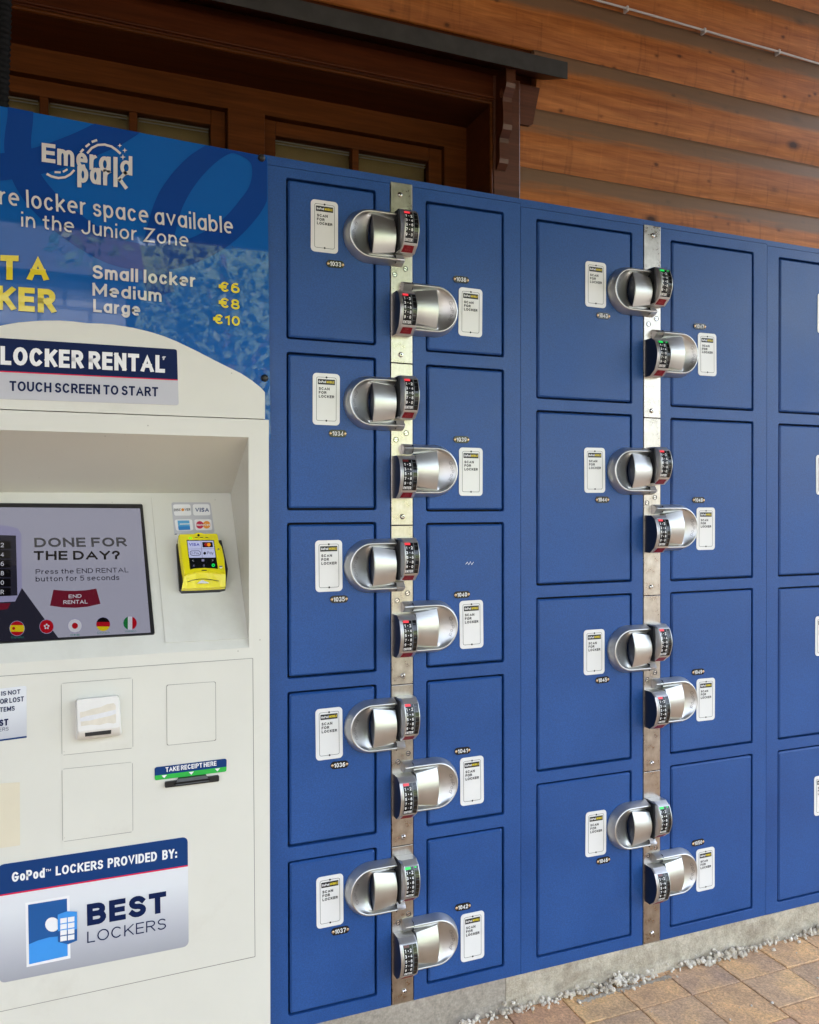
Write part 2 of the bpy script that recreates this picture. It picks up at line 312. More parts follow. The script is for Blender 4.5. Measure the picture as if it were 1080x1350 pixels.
class MB:
    def __init__(s): s.v = []; s.f = []; s.m = []; s.s = []; s.mats = []
    def mi(s, mat):
        if mat not in s.mats: s.mats.append(mat)
        return s.mats.index(mat)
    def add(s, vs, fs, mat, smooth=False):
        b = len(s.v); k = s.mi(mat); s.v += [Vector(v) for v in vs]
        for f in fs: s.f.append([b + i for i in f]); s.m.append(k); s.s.append(smooth)
    def box(s, a, b, mat):
        x0, y0, z0 = a; x1, y1, z1 = b
        s.add([(x0, y0, z0), (x1, y0, z0), (x1, y1, z0), (x0, y1, z0), (x0, y0, z1), (x1, y0, z1), (x1, y1, z1), (x0, y1, z1)],
              [(0, 3, 2, 1), (4, 5, 6, 7), (0, 1, 5, 4), (1, 2, 6, 5), (2, 3, 7, 6), (3, 0, 4, 7)], mat)
    def cbox(s, a, b, mat, c=.002, smooth=False):
        bm = bmesh.new(); x0, y0, z0 = a; x1, y1, z1 = b
        bmesh.ops.create_cube(bm, size=1)
        for v in bm.verts: v.co = Vector(((x0 + x1) / 2 + v.co.x * (x1 - x0), (y0 + y1) / 2 + v.co.y * (y1 - y0), (z0 + z1) / 2 + v.co.z * (z1 - z0)))
        bmesh.ops.bevel(bm, geom=list(bm.edges), offset=c, segments=2, affect='EDGES', profile=.5)
        s.bm(bm, mat, smooth)
    def bm(s, bm, mat, smooth=False):
        bm.verts.index_update(); s.add([v.co.copy() for v in bm.verts], [[v.index for v in f.verts] for f in bm.faces], mat, smooth); bm.free()
    def loft(s, rings, mat, closed=True, smooth=True, cap0=False, cap1=False):
        n = len(rings[0]); vs = [p for r in rings for p in r]; fs = []
        for i in range(len(rings) - 1):
            for j in range(n if closed else n - 1):
                k = (j + 1) % n; fs.append((i * n + j, i * n + k, (i + 1) * n + k, (i + 1) * n + j))
        s.add(vs, fs, mat, smooth)
        if cap0: s.add(rings[0], [list(range(n))[::-1]], mat)
        if cap1: s.add(rings[-1], [list(range(n))], mat)
    def slab(s, pts, n, t, mat, side=None):
        """flat outline (3D points) thickened by t along -n (n looks outwards)"""
        k = len(pts); n = Vector(n)
        s.add(pts, [list(range(k))], mat)
        if t:
            q = [Vector(p) - n * t for p in pts]
            s.add(list(pts) + q, [(i, i + k, (i + 1) % k + k, (i + 1) % k) for i in range(k)] + [[i + k for i in range(k)][::-1]], side or mat)
    def tube(s, pts, r, mat, n=8, cap=True):
        rings = []
        for i, p in enumerate(pts):
            p = Vector(p); a = Vector(pts[max(0, i - 1)]); b = Vector(pts[min(len(pts) - 1, i + 1)]); d = (b - a).normalized()
            u = d.cross(Vector((0, 0, 1)))
            if u.length < .1: u = d.cross(Vector((0, 1, 0)))
            u.normalize(); w_ = d.cross(u); rr = r[i] if isinstance(r, list) else r
            rings.append([p + (u * math.cos(2 * PI * j / n) + w_ * math.sin(2 * PI * j / n)) * rr for j in range(n)])
        s.loft(rings, mat, cap0=cap, cap1=cap)
    def mesh(s, name, origin=(0, 0, 0), fix=True):
        me = bpy.data.meshes.new(name); o = Vector(origin)
        me.from_pydata([v - o for v in s.v], [], s.f)
        for m in s.mats: me.materials.append(MATS[m])
        me.polygons.foreach_set('material_index', s.m); me.polygons.foreach_set('use_smooth', s.s)
        if fix:
            bm = bmesh.new(); bm.from_mesh(me); bmesh.ops.remove_doubles(bm, verts=bm.verts, dist=1e-7) if fix == 2 else None
            bmesh.ops.recalc_face_normals(bm, faces=bm.faces); bm.to_mesh(me); bm.free()
        me.update(); return me
    def build(s, name, parent=None, origin=None, fix=True):
        if origin is None:
            lo = [min(v[i] for v in s.v) for i in range(3)]; hi = [max(v[i] for v in s.v) for i in range(3)]
            origin = Vector([(lo[i] + hi[i]) / 2 for i in range(3)])
        return link(name, s.mesh(name, origin, fix), Matrix.Translation(Vector(origin)), parent)

def bil(c, u, v):      # corners TL, TR, BR, BL; v counted downwards
    return (c[0] * (1 - u) + c[1] * u) * (1 - v) + (c[3] * (1 - u) + c[2] * u) * v
def rrect(c, ru, rv=None, n=4, corners=(1, 1, 1, 1)):
    c = [Vector(p) for p in c]; rv = rv or ru * (c[1] - c[0]).length / max(1e-6, (c[3] - c[0]).length); pts = []
    for k, (uu, vv, a0) in enumerate(((0, 0, 180), (1, 0, 270), (1, 1, 0), (0, 1, 90))):
        if not corners[k]: pts.append(bil(c, uu, vv)); continue
        cu = ru if uu == 0 else 1 - ru; cv = rv if vv == 0 else 1 - rv
        for i in range(n + 1):
            a = math.radians(a0 + 90 * i / n); pts.append(bil(c, cu + ru * math.cos(a), cv + rv * math.sin(a)))
    return pts
def pxs(pl, pts): return [pl(x, y) for x, y in pts]

# lettering: every character is drawn as strokes of one weight and laid out flat
def A(cx, cy, rx, ry, a0, a1, n=None):
    n = n or max(3, int(abs(a1 - a0) / 22)); return [(cx + rx * math.cos(math.radians(a0 + (a1 - a0) * i / n)), cy + ry * math.sin(math.radians(a0 + (a1 - a0) * i / n))) for i in range(n + 1)]
XH = .70
bowl = A(.5, .35, .5, .35, 0, 360)
GL = {   # width, strokes
 'A': (.86, [[(0, 0), (.5, 1), (1, 0)], [(.2, .31), (.8, .31)]]), 'B': (.70, [[(0, .53), (0, 1), (.58, 1)] + A(.58, .765, .36, .235, 80, -80) + [(.0, .53)], [(0, .53), (0, 0), (.6, 0)] + A(.6, .265, .4, .265, -80, 80) + [(0, .53)]]),
 'C': (.80, [A(.5, .5, .5, .5, 45, 315)]), 'D': (.76, [[(0, 0), (0, 1), (.45, 1)] + A(.45, .5, .55, .5, 80, -80) + [(.45, 0), (0, 0)]]), 'E': (.58, [[(1, 1), (0, 1), (0, 0), (1, 0)], [(0, .52), (.92, .52)]]),
 'F': (.56, [[(1, 1), (0, 1), (0, 0)], [(0, .5), (.9, .5)]]), 'G': (.84, [A(.5, .5, .5, .5, 45, 325) + [(.99, .45), (.56, .45)]]), 'H': (.74, [[(0, 0), (0, 1)], [(1, 0), (1, 1)], [(0, .52), (1, .52)]]),
 'I': (.0, [[(0, 0), (0, 1)]]), 'J': (.50, [[(1, 1), (1, .3)] + A(.5, .3, .5, .3, 0, -160)]), 'K': (.70, [[(0, 0), (0, 1)], [(.98, 1), (.0, .36)], [(.34, .60), (1, 0)]]), 'L': (.54, [[(0, 1), (0, 0), (1, 0)]]),
 'M': (.90, [[(0, 0), (0, 1)], [(0, .98), (.5, .2), (1, .98)], [(1, 1), (1, 0)]]), 'N': (.74, [[(0, 0), (0, 1)], [(0, .98), (1, .02)], [(1, 0), (1, 1)]]), 'O': (.86, [A(.5, .5, .5, .5, 0, 360)]), 'P': (.66, [[(0, 0), (0, 1), (.55, 1)] + A(.55, .73, .45, .27, 80, -80) + [(.55, .46), (0, .46)]]),
 'R': (.69, [[(0, 0), (0, 1), (.55, 1)] + A(.55, .74, .42, .26, 80, -80) + [(.55, .48), (0, .48)], [(.5, .48), (1, 0)]]), 'S': (.64, [A(.5, .755, .46, .245, 28, 255) + A(.5, .255, .5, .255, 75, -152)]),
 'T': (.66, [[(0, 1), (1, 1)], [(.5, 1), (.5, 0)]]), 'U': (.72, [[(0, 1), (0, .38)] + A(.5, .38, .5, .38, 180, 360) + [(1, 1)]]), 'V': (.82, [[(0, 1), (.5, 0), (1, 1)]]), 'W': (1.15, [[(0, 1), (.25, 0), (.5, .95), (.75, 0), (1, 1)]]),
 'X': (.74, [[(0, 1), (1, 0)], [(0, 0), (1, 1)]]), 'Y': (.76, [[(0, 1), (.5, .45), (1, 1)], [(.5, .45), (.5, 0)]]), 'Z': (.66, [[(0, 1), (1, 1), (0, 0), (1, 0)]]),
 'a': (.56, [bowl, [(1, 0), (1, XH)]]), 'b': (.56, [bowl, [(0, 0), (0, 1)]]), 'c': (.50, [A(.5, .35, .5, .35, 45, 315)]), 'd': (.56, [bowl, [(1, 0), (1, 1)]]), 'e': (.58, [[(.02, .37), (.98, .37)] + A(.5, .35, .5, .35, 10, 292)]),
 'f': (.34, [[(.42, 0), (.42, .78)] + A(.9, .78, .48, .22, 170, 90), [(0, .66), (.95, .66)]]), 'g': (.56, [bowl, [(1, XH), (1, -.02)] + A(.5, -.02, .5, .26, -10, -150)]), 'h': (.50, [[(0, 0), (0, 1)], A(.5, .34, .5, .36, 180, 0) + [(1, 0)]]),
 'i': (.0, [[(0, 0), (0, XH - .07)], [(0, 1.0), (0, 1.02)]]), 'k': (.48, [[(0, 0), (0, 1)], [(.95, XH), (0, .22)], [(.32, .38), (1, 0)]]), 'l': (.0, [[(0, 0), (0, 1)]]),
 'm': (.84, [[(0, 0), (0, XH)], A(.25, .42, .25, .28, 180, 0) + [(.5, 0)], A(.75, .42, .25, .28, 180, 0) + [(1, 0)]]), 'n': (.50, [[(0, 0), (0, XH)], A(.5, .34, .5, .36, 180, 0) + [(1, 0)]]), 'o': (.56, [bowl]),
 'p': (.56, [bowl, [(0, XH), (0, -.28)]]), 'r': (.28, [[(0, 0), (0, XH)], A(.95, .34, .95, .36, 180, 95)]), 's': (.44, [A(.5, .53, .46, .17, 25, 255) + A(.5, .185, .5, .185, 75, -152)]), 't': (.34, [[(.42, .92), (.42, .16)] + A(.85, .16, .43, .16, 190, 270), [(0, .66), (.95, .66)]]),
 'u': (.50, [[(0, XH), (0, .34)] + A(.5, .34, .5, .34, 180, 360), [(1, 0), (1, XH)]]), 'v': (.56, [[(0, XH), (.5, 0), (1, XH)]]), 'x': (.5, [[(0, XH), (1, 0)], [(0, 0), (1, XH)]]), 'y': (.56, [[(0, XH), (.5, .02)], [(1, XH), (.32, -.28)]]), 'z': (.48, [[(0, XH), (1, XH), (0, 0), (1, 0)]]),
 '0': (.56, [A(.5, .5, .5, .5, 0, 360)]), '1': (.24, [[(0, .82), (1, 1), (1, 0)]]), '2': (.56, [A(.5, .72, .48, .28, 165, -35) + [(0, 0), (1, 0)]]), '3': (.56, [A(.46, .755, .44, .245, 150, -80) + A(.5, .26, .5, .26, 80, -150)]),
 '4': (.62, [[(.74, 0), (.74, 1), (0, .26), (1, .26)]]), '5': (.56, [[(.94, 1), (.14, 1), (.08, .54)] + A(.48, .33, .52, .33, 125, -140)]), '6': (.58, [A(.5, .32, .5, .32, 0, 360), [(.03, .38)] + A(.62, .48, .60, .52, 185, 75)]), '7': (.54, [[(0, 1), (1, 1), (.35, 0)]]),
 '8': (.58, [A(.5, .76, .42, .24, 0, 360), A(.5, .26, .5, .26, 0, 360)]), '9': (.58, [A(.5, .68, .5, .32, 0, 360), [(.97, .62)] + A(.38, .52, .60, .52, 5, -105)]),
 '€': (.66, [A(.62, .5, .46, .5, 50, 310), [(-.05, .60), (.72, .60)], [(-.05, .40), (.66, .40)]]), '?': (.52, [A(.5, .72, .5, .28, 165, -60) + [(.5, .34), (.5, .28)], [(.5, .02), (.5, .05)]]), ':': (.0, [[(0, .02), (0, .05)], [(0, .55), (0, .58)]]),
 '<': (.4, [[(1, .8), (0, .42), (1, .04)]]), '>': (.4, [[(0, .8), (1, .42), (0, .04)]]), 'ñ': (.50, [[(0, 0), (0, XH)], A(.5, .34, .5, .36, 180, 0) + [(1, 0)], [(.1, .92), (.9, .96)]]),
 '日': (.62, [[(0, 0), (0, 1), (1, 1), (1, 0), (0, 0)], [(0, .5), (1, .5)]]), '本': (.9, [[(.5, 1), (.5, 0)], [(0, .78), (1, .78)], [(.5, .75), (.05, .2)], [(.5, .75), (.95, .2)], [(.3, .2), (.7, .2)]]),
 '語': (.95, [[(0, .9), (.35, .9)], [(0, .7), (.35, .7)], [(0, .5), (.35, .5)], [(.05, .3), (.05, 0), (.32, 0), (.32, .3), (.05, .3)], [(.5, .95), (1, .95)], [(.55, .75), (.95, .75)], [(.45, .5), (1, .5)], [(.55, .3), (.55, 0), (.95, 0), (.95, .3), (.55, .3)]]),
}
def stroke(P, w, ylo, yhi):
    """outline strip along a polyline, mitred, with square ends; in cap-height units"""
    Q = [P[0]]
    for p in P[1:]:
        if math.hypot(p[0] - Q[-1][0], p[1] - Q[-1][1]) > 1e-4: Q.append(p)
    closed = len(Q) > 3 and math.hypot(Q[0][0] - Q[-1][0], Q[0][1] - Q[-1][1]) < 1e-3
    if closed: Q = Q[:-1]
    n = len(Q); L = []; Rr = []
    for i in range(n):
        a = Q[i - 1] if (i > 0 or closed) else None; b = Q[(i + 1) % n] if (i < n - 1 or closed) else None; p = Q[i]
        def dn(u, v):
            d = math.hypot(v[0] - u[0], v[1] - u[1]); return ((v[0] - u[0]) / d, (v[1] - u[1]) / d)
        if a and b:
            d1, d2 = dn(a, p), dn(p, b); nx, ny = -(d1[1] + d2[1]), d1[0] + d2[0]; l = math.hypot(nx, ny)
            if l < .2: nx, ny, l = -d1[1], d1[0], 1
            nx /= l; ny /= l; c = max(.42, nx * -d1[1] + ny * d1[0]); k = w / 2 / c; px_, py_ = p
        else:
            d = dn(p, b) if b else dn(a, p); nx, ny = -d[1], d[0]; k = w / 2; e = -w / 2 if b else w / 2
            px_, py_ = p[0] + d[0] * e, p[1] + d[1] * e
        cl = lambda y: max(ylo, min(yhi, y))
        L.append((px_ + nx * k, cl(py_ + ny * k))); Rr.append((px_ - nx * k, cl(py_ - ny * k)))
    vs = L + Rr; m = n; fs = [(i, (i + 1) % m, m + (i + 1) % m, m + i) for i in range(m if closed else m - 1)]
    return vs, fs
def layout(s, aspect, w, space):
    """strokes of s set so that the whole string is `aspect` cap heights long"""
    gap = .17 * space; nat = 0; n_ = 0; items = []
    for ch in s:
        if ch == ' ': nat += .32; continue
        g = GL[ch]; items.append((nat, g[0], ch)); nat += g[0] + gap; n_ += 1
    nat -= gap
    # every letter is w wider than its centre lines; that part does not scale
    if nat < 1e-6: k = 1.0; w = aspect or w
    else: k = (aspect - w * n_) / nat if aspect else 1.0
    if k < .25: w *= .6; k = (aspect - w * n_) / nat
    out = []; c = 0
    for x0, W, ch in items:
        ylo = -9 if ch in 'gpy' else 0; yhi = 9 if ch == 'i' else 1.0 if (ch.isupper() or ch.isdigit() or ch in 'bdfhkltiñ€?日本語') else XH * (1 - w) + w
        for j, st in enumerate(GL[ch][1]):
            P = [(x0 * k + c * w + w / 2 + px_ * W * k, w / 2 + py_ * (1 - w)) for px_, py_ in st]
            v, f = stroke(P, w, ylo, yhi); out.append((v, f, j))
        c += 1
    return out, nat * k + w * n_
def wt(bold): return .105 + bold * 2.9
def pieces(s, aspect, bold, space=1.0, full=None):
    """[(points, faces, layer)], x running 0..1 over the string; with full, over its tail s"""
    w = wt(bold)
    if full:
        _, La = layout(s, None, w, space); _, Lf = layout(full, None, w, space); asp2 = aspect * Lf / La
        out, L = layout(full, asp2, w, space); return [([((p[0] - (L - aspect)) / aspect, p[1]) for p in v], f, j) for v, f, j in out]
    out, L = layout(s, aspect, w, space); return [([(p[0] / aspect, p[1]) for p in v], f, j) for v, f, j in out]
LAY = .00006
def text(mb, s, o, u, v, mat, bold=0., space=1.0, full=None):
    """s fills the box: o lower left of the capitals, u across the whole string, v up to cap height; full: a longer string ending in s"""
    o = Vector(o); u = Vector(u); v = Vector(v); n = u.cross(v).normalized()
    for P, f, j in pieces(s, u.length / v.length, bold, space, full):
        mb.add([o + u * p[0] + v * p[1] + n * (LAY * j) for p in P], f, mat)
def ptext(mb, s, bl, br, tl, pl, mat, bold=0., space=1.0, full=None):
    a, b, c = pl(*bl), pl(*br), pl(*tl); text(mb, s, a, b - a, c - a, mat, bold, space, full)

# ================================================================== SETTING: ground
GX0, GX1, GY0 = -1.6, 3.1, -1.75
gb = MB()
R = 60
for (a, b, c_, d_) in ((-R, GX0, -R, 6), (GX1, R, -R, 6), (GX0, GX1, -R, GY0)):
    gb.add([(a, c_, 0), (b, c_, 0), (b, d_, 0), (a, d_, 0)], [(0, 1, 2, 3)], 'plaza_paving')
gb.add([(GX0, GY0, -.012), (GX1, GY0, -.012), (GX1, 6, -.012), (GX0, 6, -.012)], [(0, 1, 2, 3)], 'sand_joint')
gb.add([(GX0, GY0, 0), (GX1, GY0, 0), (GX1, GY0, -.012), (GX0, GY0, -.012)], [(0, 1, 2, 3)], 'sand_joint')
ground = tag(gb.build('paved_ground', origin=(0, 0, 0)), kind='structure')
def paver_mesh(L, W):
    bm = bmesh.new(); bmesh.ops.create_cube(bm, size=1)
    for v in bm.verts: v.co = Vector((v.co.x * W, v.co.y * L, -.03 + v.co.z * .06 if v.co.z < 0 else 0))
    bmesh.ops.bevel(bm, geom=[e for e in bm.edges if all(v.co.z > -.001 for v in e.verts)], offset=.0016, segments=1, affect='EDGES')
    mb = MB(); mb.bm(bm, 'paver_clay'); return mb.mesh('paver')
PM = {}
x = 0.060 - .154 * 10; npav = 0
ci = 0
while x < GX1 - .1:
    first = .11 if .2 < x < 2.6 else .15
    y = -.002 + .002
    lens = [first]; 
    while sum(lens) < -GY0 - .05: lens.append(random.choice((.155, .155, .205, .235, .255, .12)) if npav >= 0 else 0)
    for k, L in enumerate(lens):
        y0 = -sum(lens[:k]); y1 = y0 - L
        if y1 < GY0: y1 = GY0; L = y0 - y1
        if L < .04: continue
        key = (round(L, 3),)
        if key not in PM: PM[key] = paver_mesh(L - .0035, .155 - .0035)
        link('paver', PM[key], Matrix.Translation((x + .0775, (y0 + y1) / 2, random.uniform(-.0012, .0012))) @ Matrix.Rotation(random.uniform(-.006, .006), 4, 'X') @ Matrix.Rotation(random.uniform(-.006, .006), 4, 'Y'), ground); npav += 1
    x += .154; ci += 1

# ------------------------------------------------------------------ plinth of two concrete blocks, rubble at its foot
SEAM1, SEAM2 = .567, 1.330
ZB = .0965                                   # underside of the lockers
def plinth_mesh(x0, x1, mat, amp):
    mb = MB(); nx = int((x1 - x0) / .012); rows = (-.03, 0, .012, .025, .04, .055, .07, .084, ZB - .001)
    rings = []
    for i in range(nx + 1):
        X = x0 + (x1 - x0) * i / nx; r = []
        for z in rows:
            e = noise.fractal(Vector((X * 9, z * 16, 3)), .7, 2, 5) * amp
            foot = .006 * max(0, 1 - z / .03) * (1 + .6 * noise.noise(Vector((X * 12, 0, 0))))
            Y = .003 - abs(e) * 1.0 - foot
            r.append((X, max(-.02, Y), z))
        r.append((X, .5, ZB - .001)); rings.append(r)
    mb.loft(rings, mat, closed=False, smooth=False)
    mb.add([rings[0][k] for k in range(len(rings[0]))], [list(range(len(rings[0])))], mat); mb.add(rings[-1], [list(range(len(rings[-1])))], mat)
    return mb
pl1 = tag(plinth_mesh(-.5, .527, 'concrete_grey', .002).build('concrete_plinth'), 'smooth grey concrete plinth block under the first locker cabinet beside the kiosk', 'plinth')
pl2 = tag(plinth_mesh(.528, 2.6, 'concrete', .006).build('concrete_plinth'), 'rough pale concrete plinth under the wider lockers with crumbling mortar foot', 'plinth')
def chunk(mb, c, r, mat, rnd):
    bm = bmesh.new(); bmesh.ops.create_icosphere(bm, subdivisions=1, radius=1)
    sx, sy_, sz = (rnd.uniform(.6, 1.3) for _ in range(3)); rot = Matrix.Rotation(rnd.uniform(0, 6), 3, 'Z') @ Matrix.Rotation(rnd.uniform(0, 6), 3, 'X')
    for v in bm.verts: v.co = Vector(c) + rot @ Vector((v.co.x * sx, v.co.y * sy_, v.co.z * sz)) * r * rnd.uniform(.7, 1.2)
    mb.bm(bm, mat)
rnd = random.Random(3); rb = MB()
for i in range(1500):
    X = rnd.uniform(.40, 2.3); dens = noise.noise(Vector((X * 5.5, 7, 0))) * .5 + .5
    if rnd.random() > dens * dens * 2.3: continue
    r = rnd.uniform(.002, .0075)
    chunk(rb, (X, -.004 - abs(rnd.gauss(0, .012)), r * .6 + abs(rnd.gauss(0, .008)) * (1 if rnd.random() < .6 else .2)), r, 'pebble_mix', rnd)
for i in range(130):
    r = rnd.uniform(.0012, .0032); chunk(rb, (rnd.uniform(.3, 2.2), -rnd.uniform(.02, .45), r * .5), r, 'pebble_mix' if rnd.random() < .6 else 'paver_clay', rnd)
tag(rb.build('mortar_rubble'), kind='stuff')
sb = MB()
rs = random.Random(11)
def splat(x0, y0, x1, y1, w0, seed):
    for _ in range(int(900 * math.hypot(x1 - x0, y1 - y0) / .12)):
        t = rs.random(); q = noise.noise(Vector((t * 9, seed, 0))); h = w0 * (.7 + 1.1 * q)
        if h < .001: continue
        X = x0 + (x1 - x0) * t; Y = y0 + (y1 - y0) * t + rs.gauss(0, .5) * h + .004 * noise.noise(Vector((t * 6, seed, 4))); r = rs.uniform(.0006, .0020)
        chunk(sb, (X, Y, r * .2), r, 'mortar', rs)
GZ = .016
g0 = Plane((0, 0, GZ), (0, 0, 1))
for (a, b, w_, sd_) in (((762, 1322), (808, 1308), .008, 1), ((812, 1306), (832, 1302), .009, 2), ((826, 1302), (884, 1288), .008, 3)):
    p, q = g0(*a), g0(*b); splat(p.x, p.y, q.x, q.y, w_, sd_)
o_ = tag(sb.build('mortar_smear'), kind='stuff'); o_.location.z += GZ
ground.location.z += GZ; bpy.data.objects['mortar_rubble'].location.z += GZ

# ================================================================== LOCKERS
def D4(*a): return a
m1L = [[(373,231),(493.7,251.5),(374.8,445.6),(494.8,456.7)],[(375,461.8),(494.8,472),(377.8,672.3),(497.5,673.8)],[(378.5,688),(497.5,688.3),(379.6,895.5),(498.5,886.4)],[(380,911.9),(498.5,901.9),(380.7,1119.3),(498.2,1099.3)],[(381,1136),(498,1116.3),(381.7,1342.4),(498.5,1312)]]
m1R = [[(558.7,263.9),(666,279),(560,463.3),(665,472)],[(560,479.5),(665,486.7),(561.7,674.5),(665,675)],[(561.7,688.3),(665,688.5),(562.5,880.5),(664.3,874.7)],[(562.5,895.8),(664.5,889.2),(563,1089.7),(665,1075.8)],[(563,1105),(665.5,1090),(563.1,1298.1),(666.4,1275.6)]]
m2L = [[(707,287.3),(835.6,306.6),(706.7,525.3),(834.2,533)],[(706.7,540),(834.2,545.8),(706.2,772.5),(832.8,768)],[(706.2,787.5),(832.8,781.7),(707.5,1019),(832.8,1001.7)],[(707.5,1033),(833.2,1015.5),(708.8,1265.2),(834.2,1233.4)]]
m2R = [[(885.6,315.6),(997,332.5),(884.6,536),(994.4,543)],[(884.2,549.6),(994.4,555.8),(882.6,766.4),(992.9,763)],[(882.6,779.6),(992.9,775.7),(883.6,994.4),(992.1,981.4)],[(883.6,1008.4),(992.1,994),(883.2,1223.8),(992.5,1199.1)]]
m3L = [[(1028.2,338.3),(1027.1,544.7)],[(1027.1,557.7),(1025.5,761)],[(1025.5,774.3),(1024.6,976.6)],[(1024.6,989.6),(1024,1191.2)]]
def rect_of(q):
    P = [at(*p) for p in q]; return ((P[0].x + P[2].x) / 2, (P[1].x + P[3].x) / 2, (P[2].z + P[3].z) / 2, (P[0].z + P[1].z) / 2)
def col_rects(L):
    r = [rect_of(q) for q in L]; xa = sum(a[0] for a in r) / len(r); xb = sum(a[1] for a in r) / len(r)
    return [(xa, xb, a[2], a[3]) for a in r]
C1L, C1R, C2L, C2R = (col_rects(L) for L in (m1L, m1R, m2L, m2R))
C3L = []
for q in m3L:
    P = [at(*p) for p in q]; C3L.append((1.371, 1.371 + .278, P[1].z, P[0].z))
C3R = [(a[0] + .397, a[1] + .397, a[2], a[3]) for a in C3L]
CH = .0036; RC = .006; DEP = .022
def rr2(x0, x1, z0, z1, r, n=3):
    pts = []
    for cx, cz, a0 in ((x1 - r, z1 - r, 0), (x0 + r, z1 - r, 90), (x0 + r, z0 + r, 180), (x1 - r, z0 + r, 270)):
        for i in range(n + 1):
            a = math.radians(a0 + 90 * i / n); pts.append((cx + r * math.cos(a), cz + r * math.sin(a)))
    return pts
def frame_cell(mb, cell, hole):
    """front sheet with one routed opening: flat face, softened edge, side of the opening"""
    x0, x1, z0, z1 = hole; X0, X1, Z0, Z1 = cell
    ho = rr2(x0, x1, z0, z1, RC); hi = [(a, b) for a, b in rr2(x0 + .001, x1 - .001, z0 + .001, z1 - .001, RC - .001)]
    n = len(ho); k = n // 4; cc = [(X1, Z1), (X0, Z1), (X0, Z0), (X1, Z0)]
    v = [(a, 0, b) for a, b in ho] + [(a, 0, b) for a, b in cc]; f = []
    for q in range(4):
        for i in range(k - 1): f.append((n + q, q * k + i + 1, q * k + i))
        f.append((n + q, n + (q + 1) % 4, ((q + 1) * k) % n, q * k + k - 1))
    mb.add(v, f, 'blue_sheet')
    mb.loft([[(a, 0, b) for a, b in ho], [(a, .0012, b) for a, b in hi]], 'blue_sheet', smooth=False)
    mb.loft([[(a, .0012, b) for a, b in hi], [(a, DEP, b) for a, b in hi]], 'blue_sheet', smooth=False)
def door_mesh(rc, g=.0056):
    x0, x1, z0, z1 = rc; x0 += g; x1 -= g; z0 += g; z1 -= g; c = Vector(((x0 + x1) / 2, 0, (z0 + z1) / 2)); mb = MB()
    o = rr2(x0, x1, z0, z1, .004); i = rr2(x0 + CH, x1 - CH, z0 + CH, z1 - CH, .0025)
    mb.add([(a, -.0008, b) for a, b in i], [list(range(len(i)))], 'blue_sheet')
    mb.loft([[(a, -.0008, b) for a, b in i], [(a, CH * .75, b) for a, b in o], [(a, .018, b) for a, b in o]], 'blue_sheet', smooth=False)
    mb.add([(a, .018, b) for a, b in o], [list(range(len(o)))], 'blue_groove')
    return mb, c

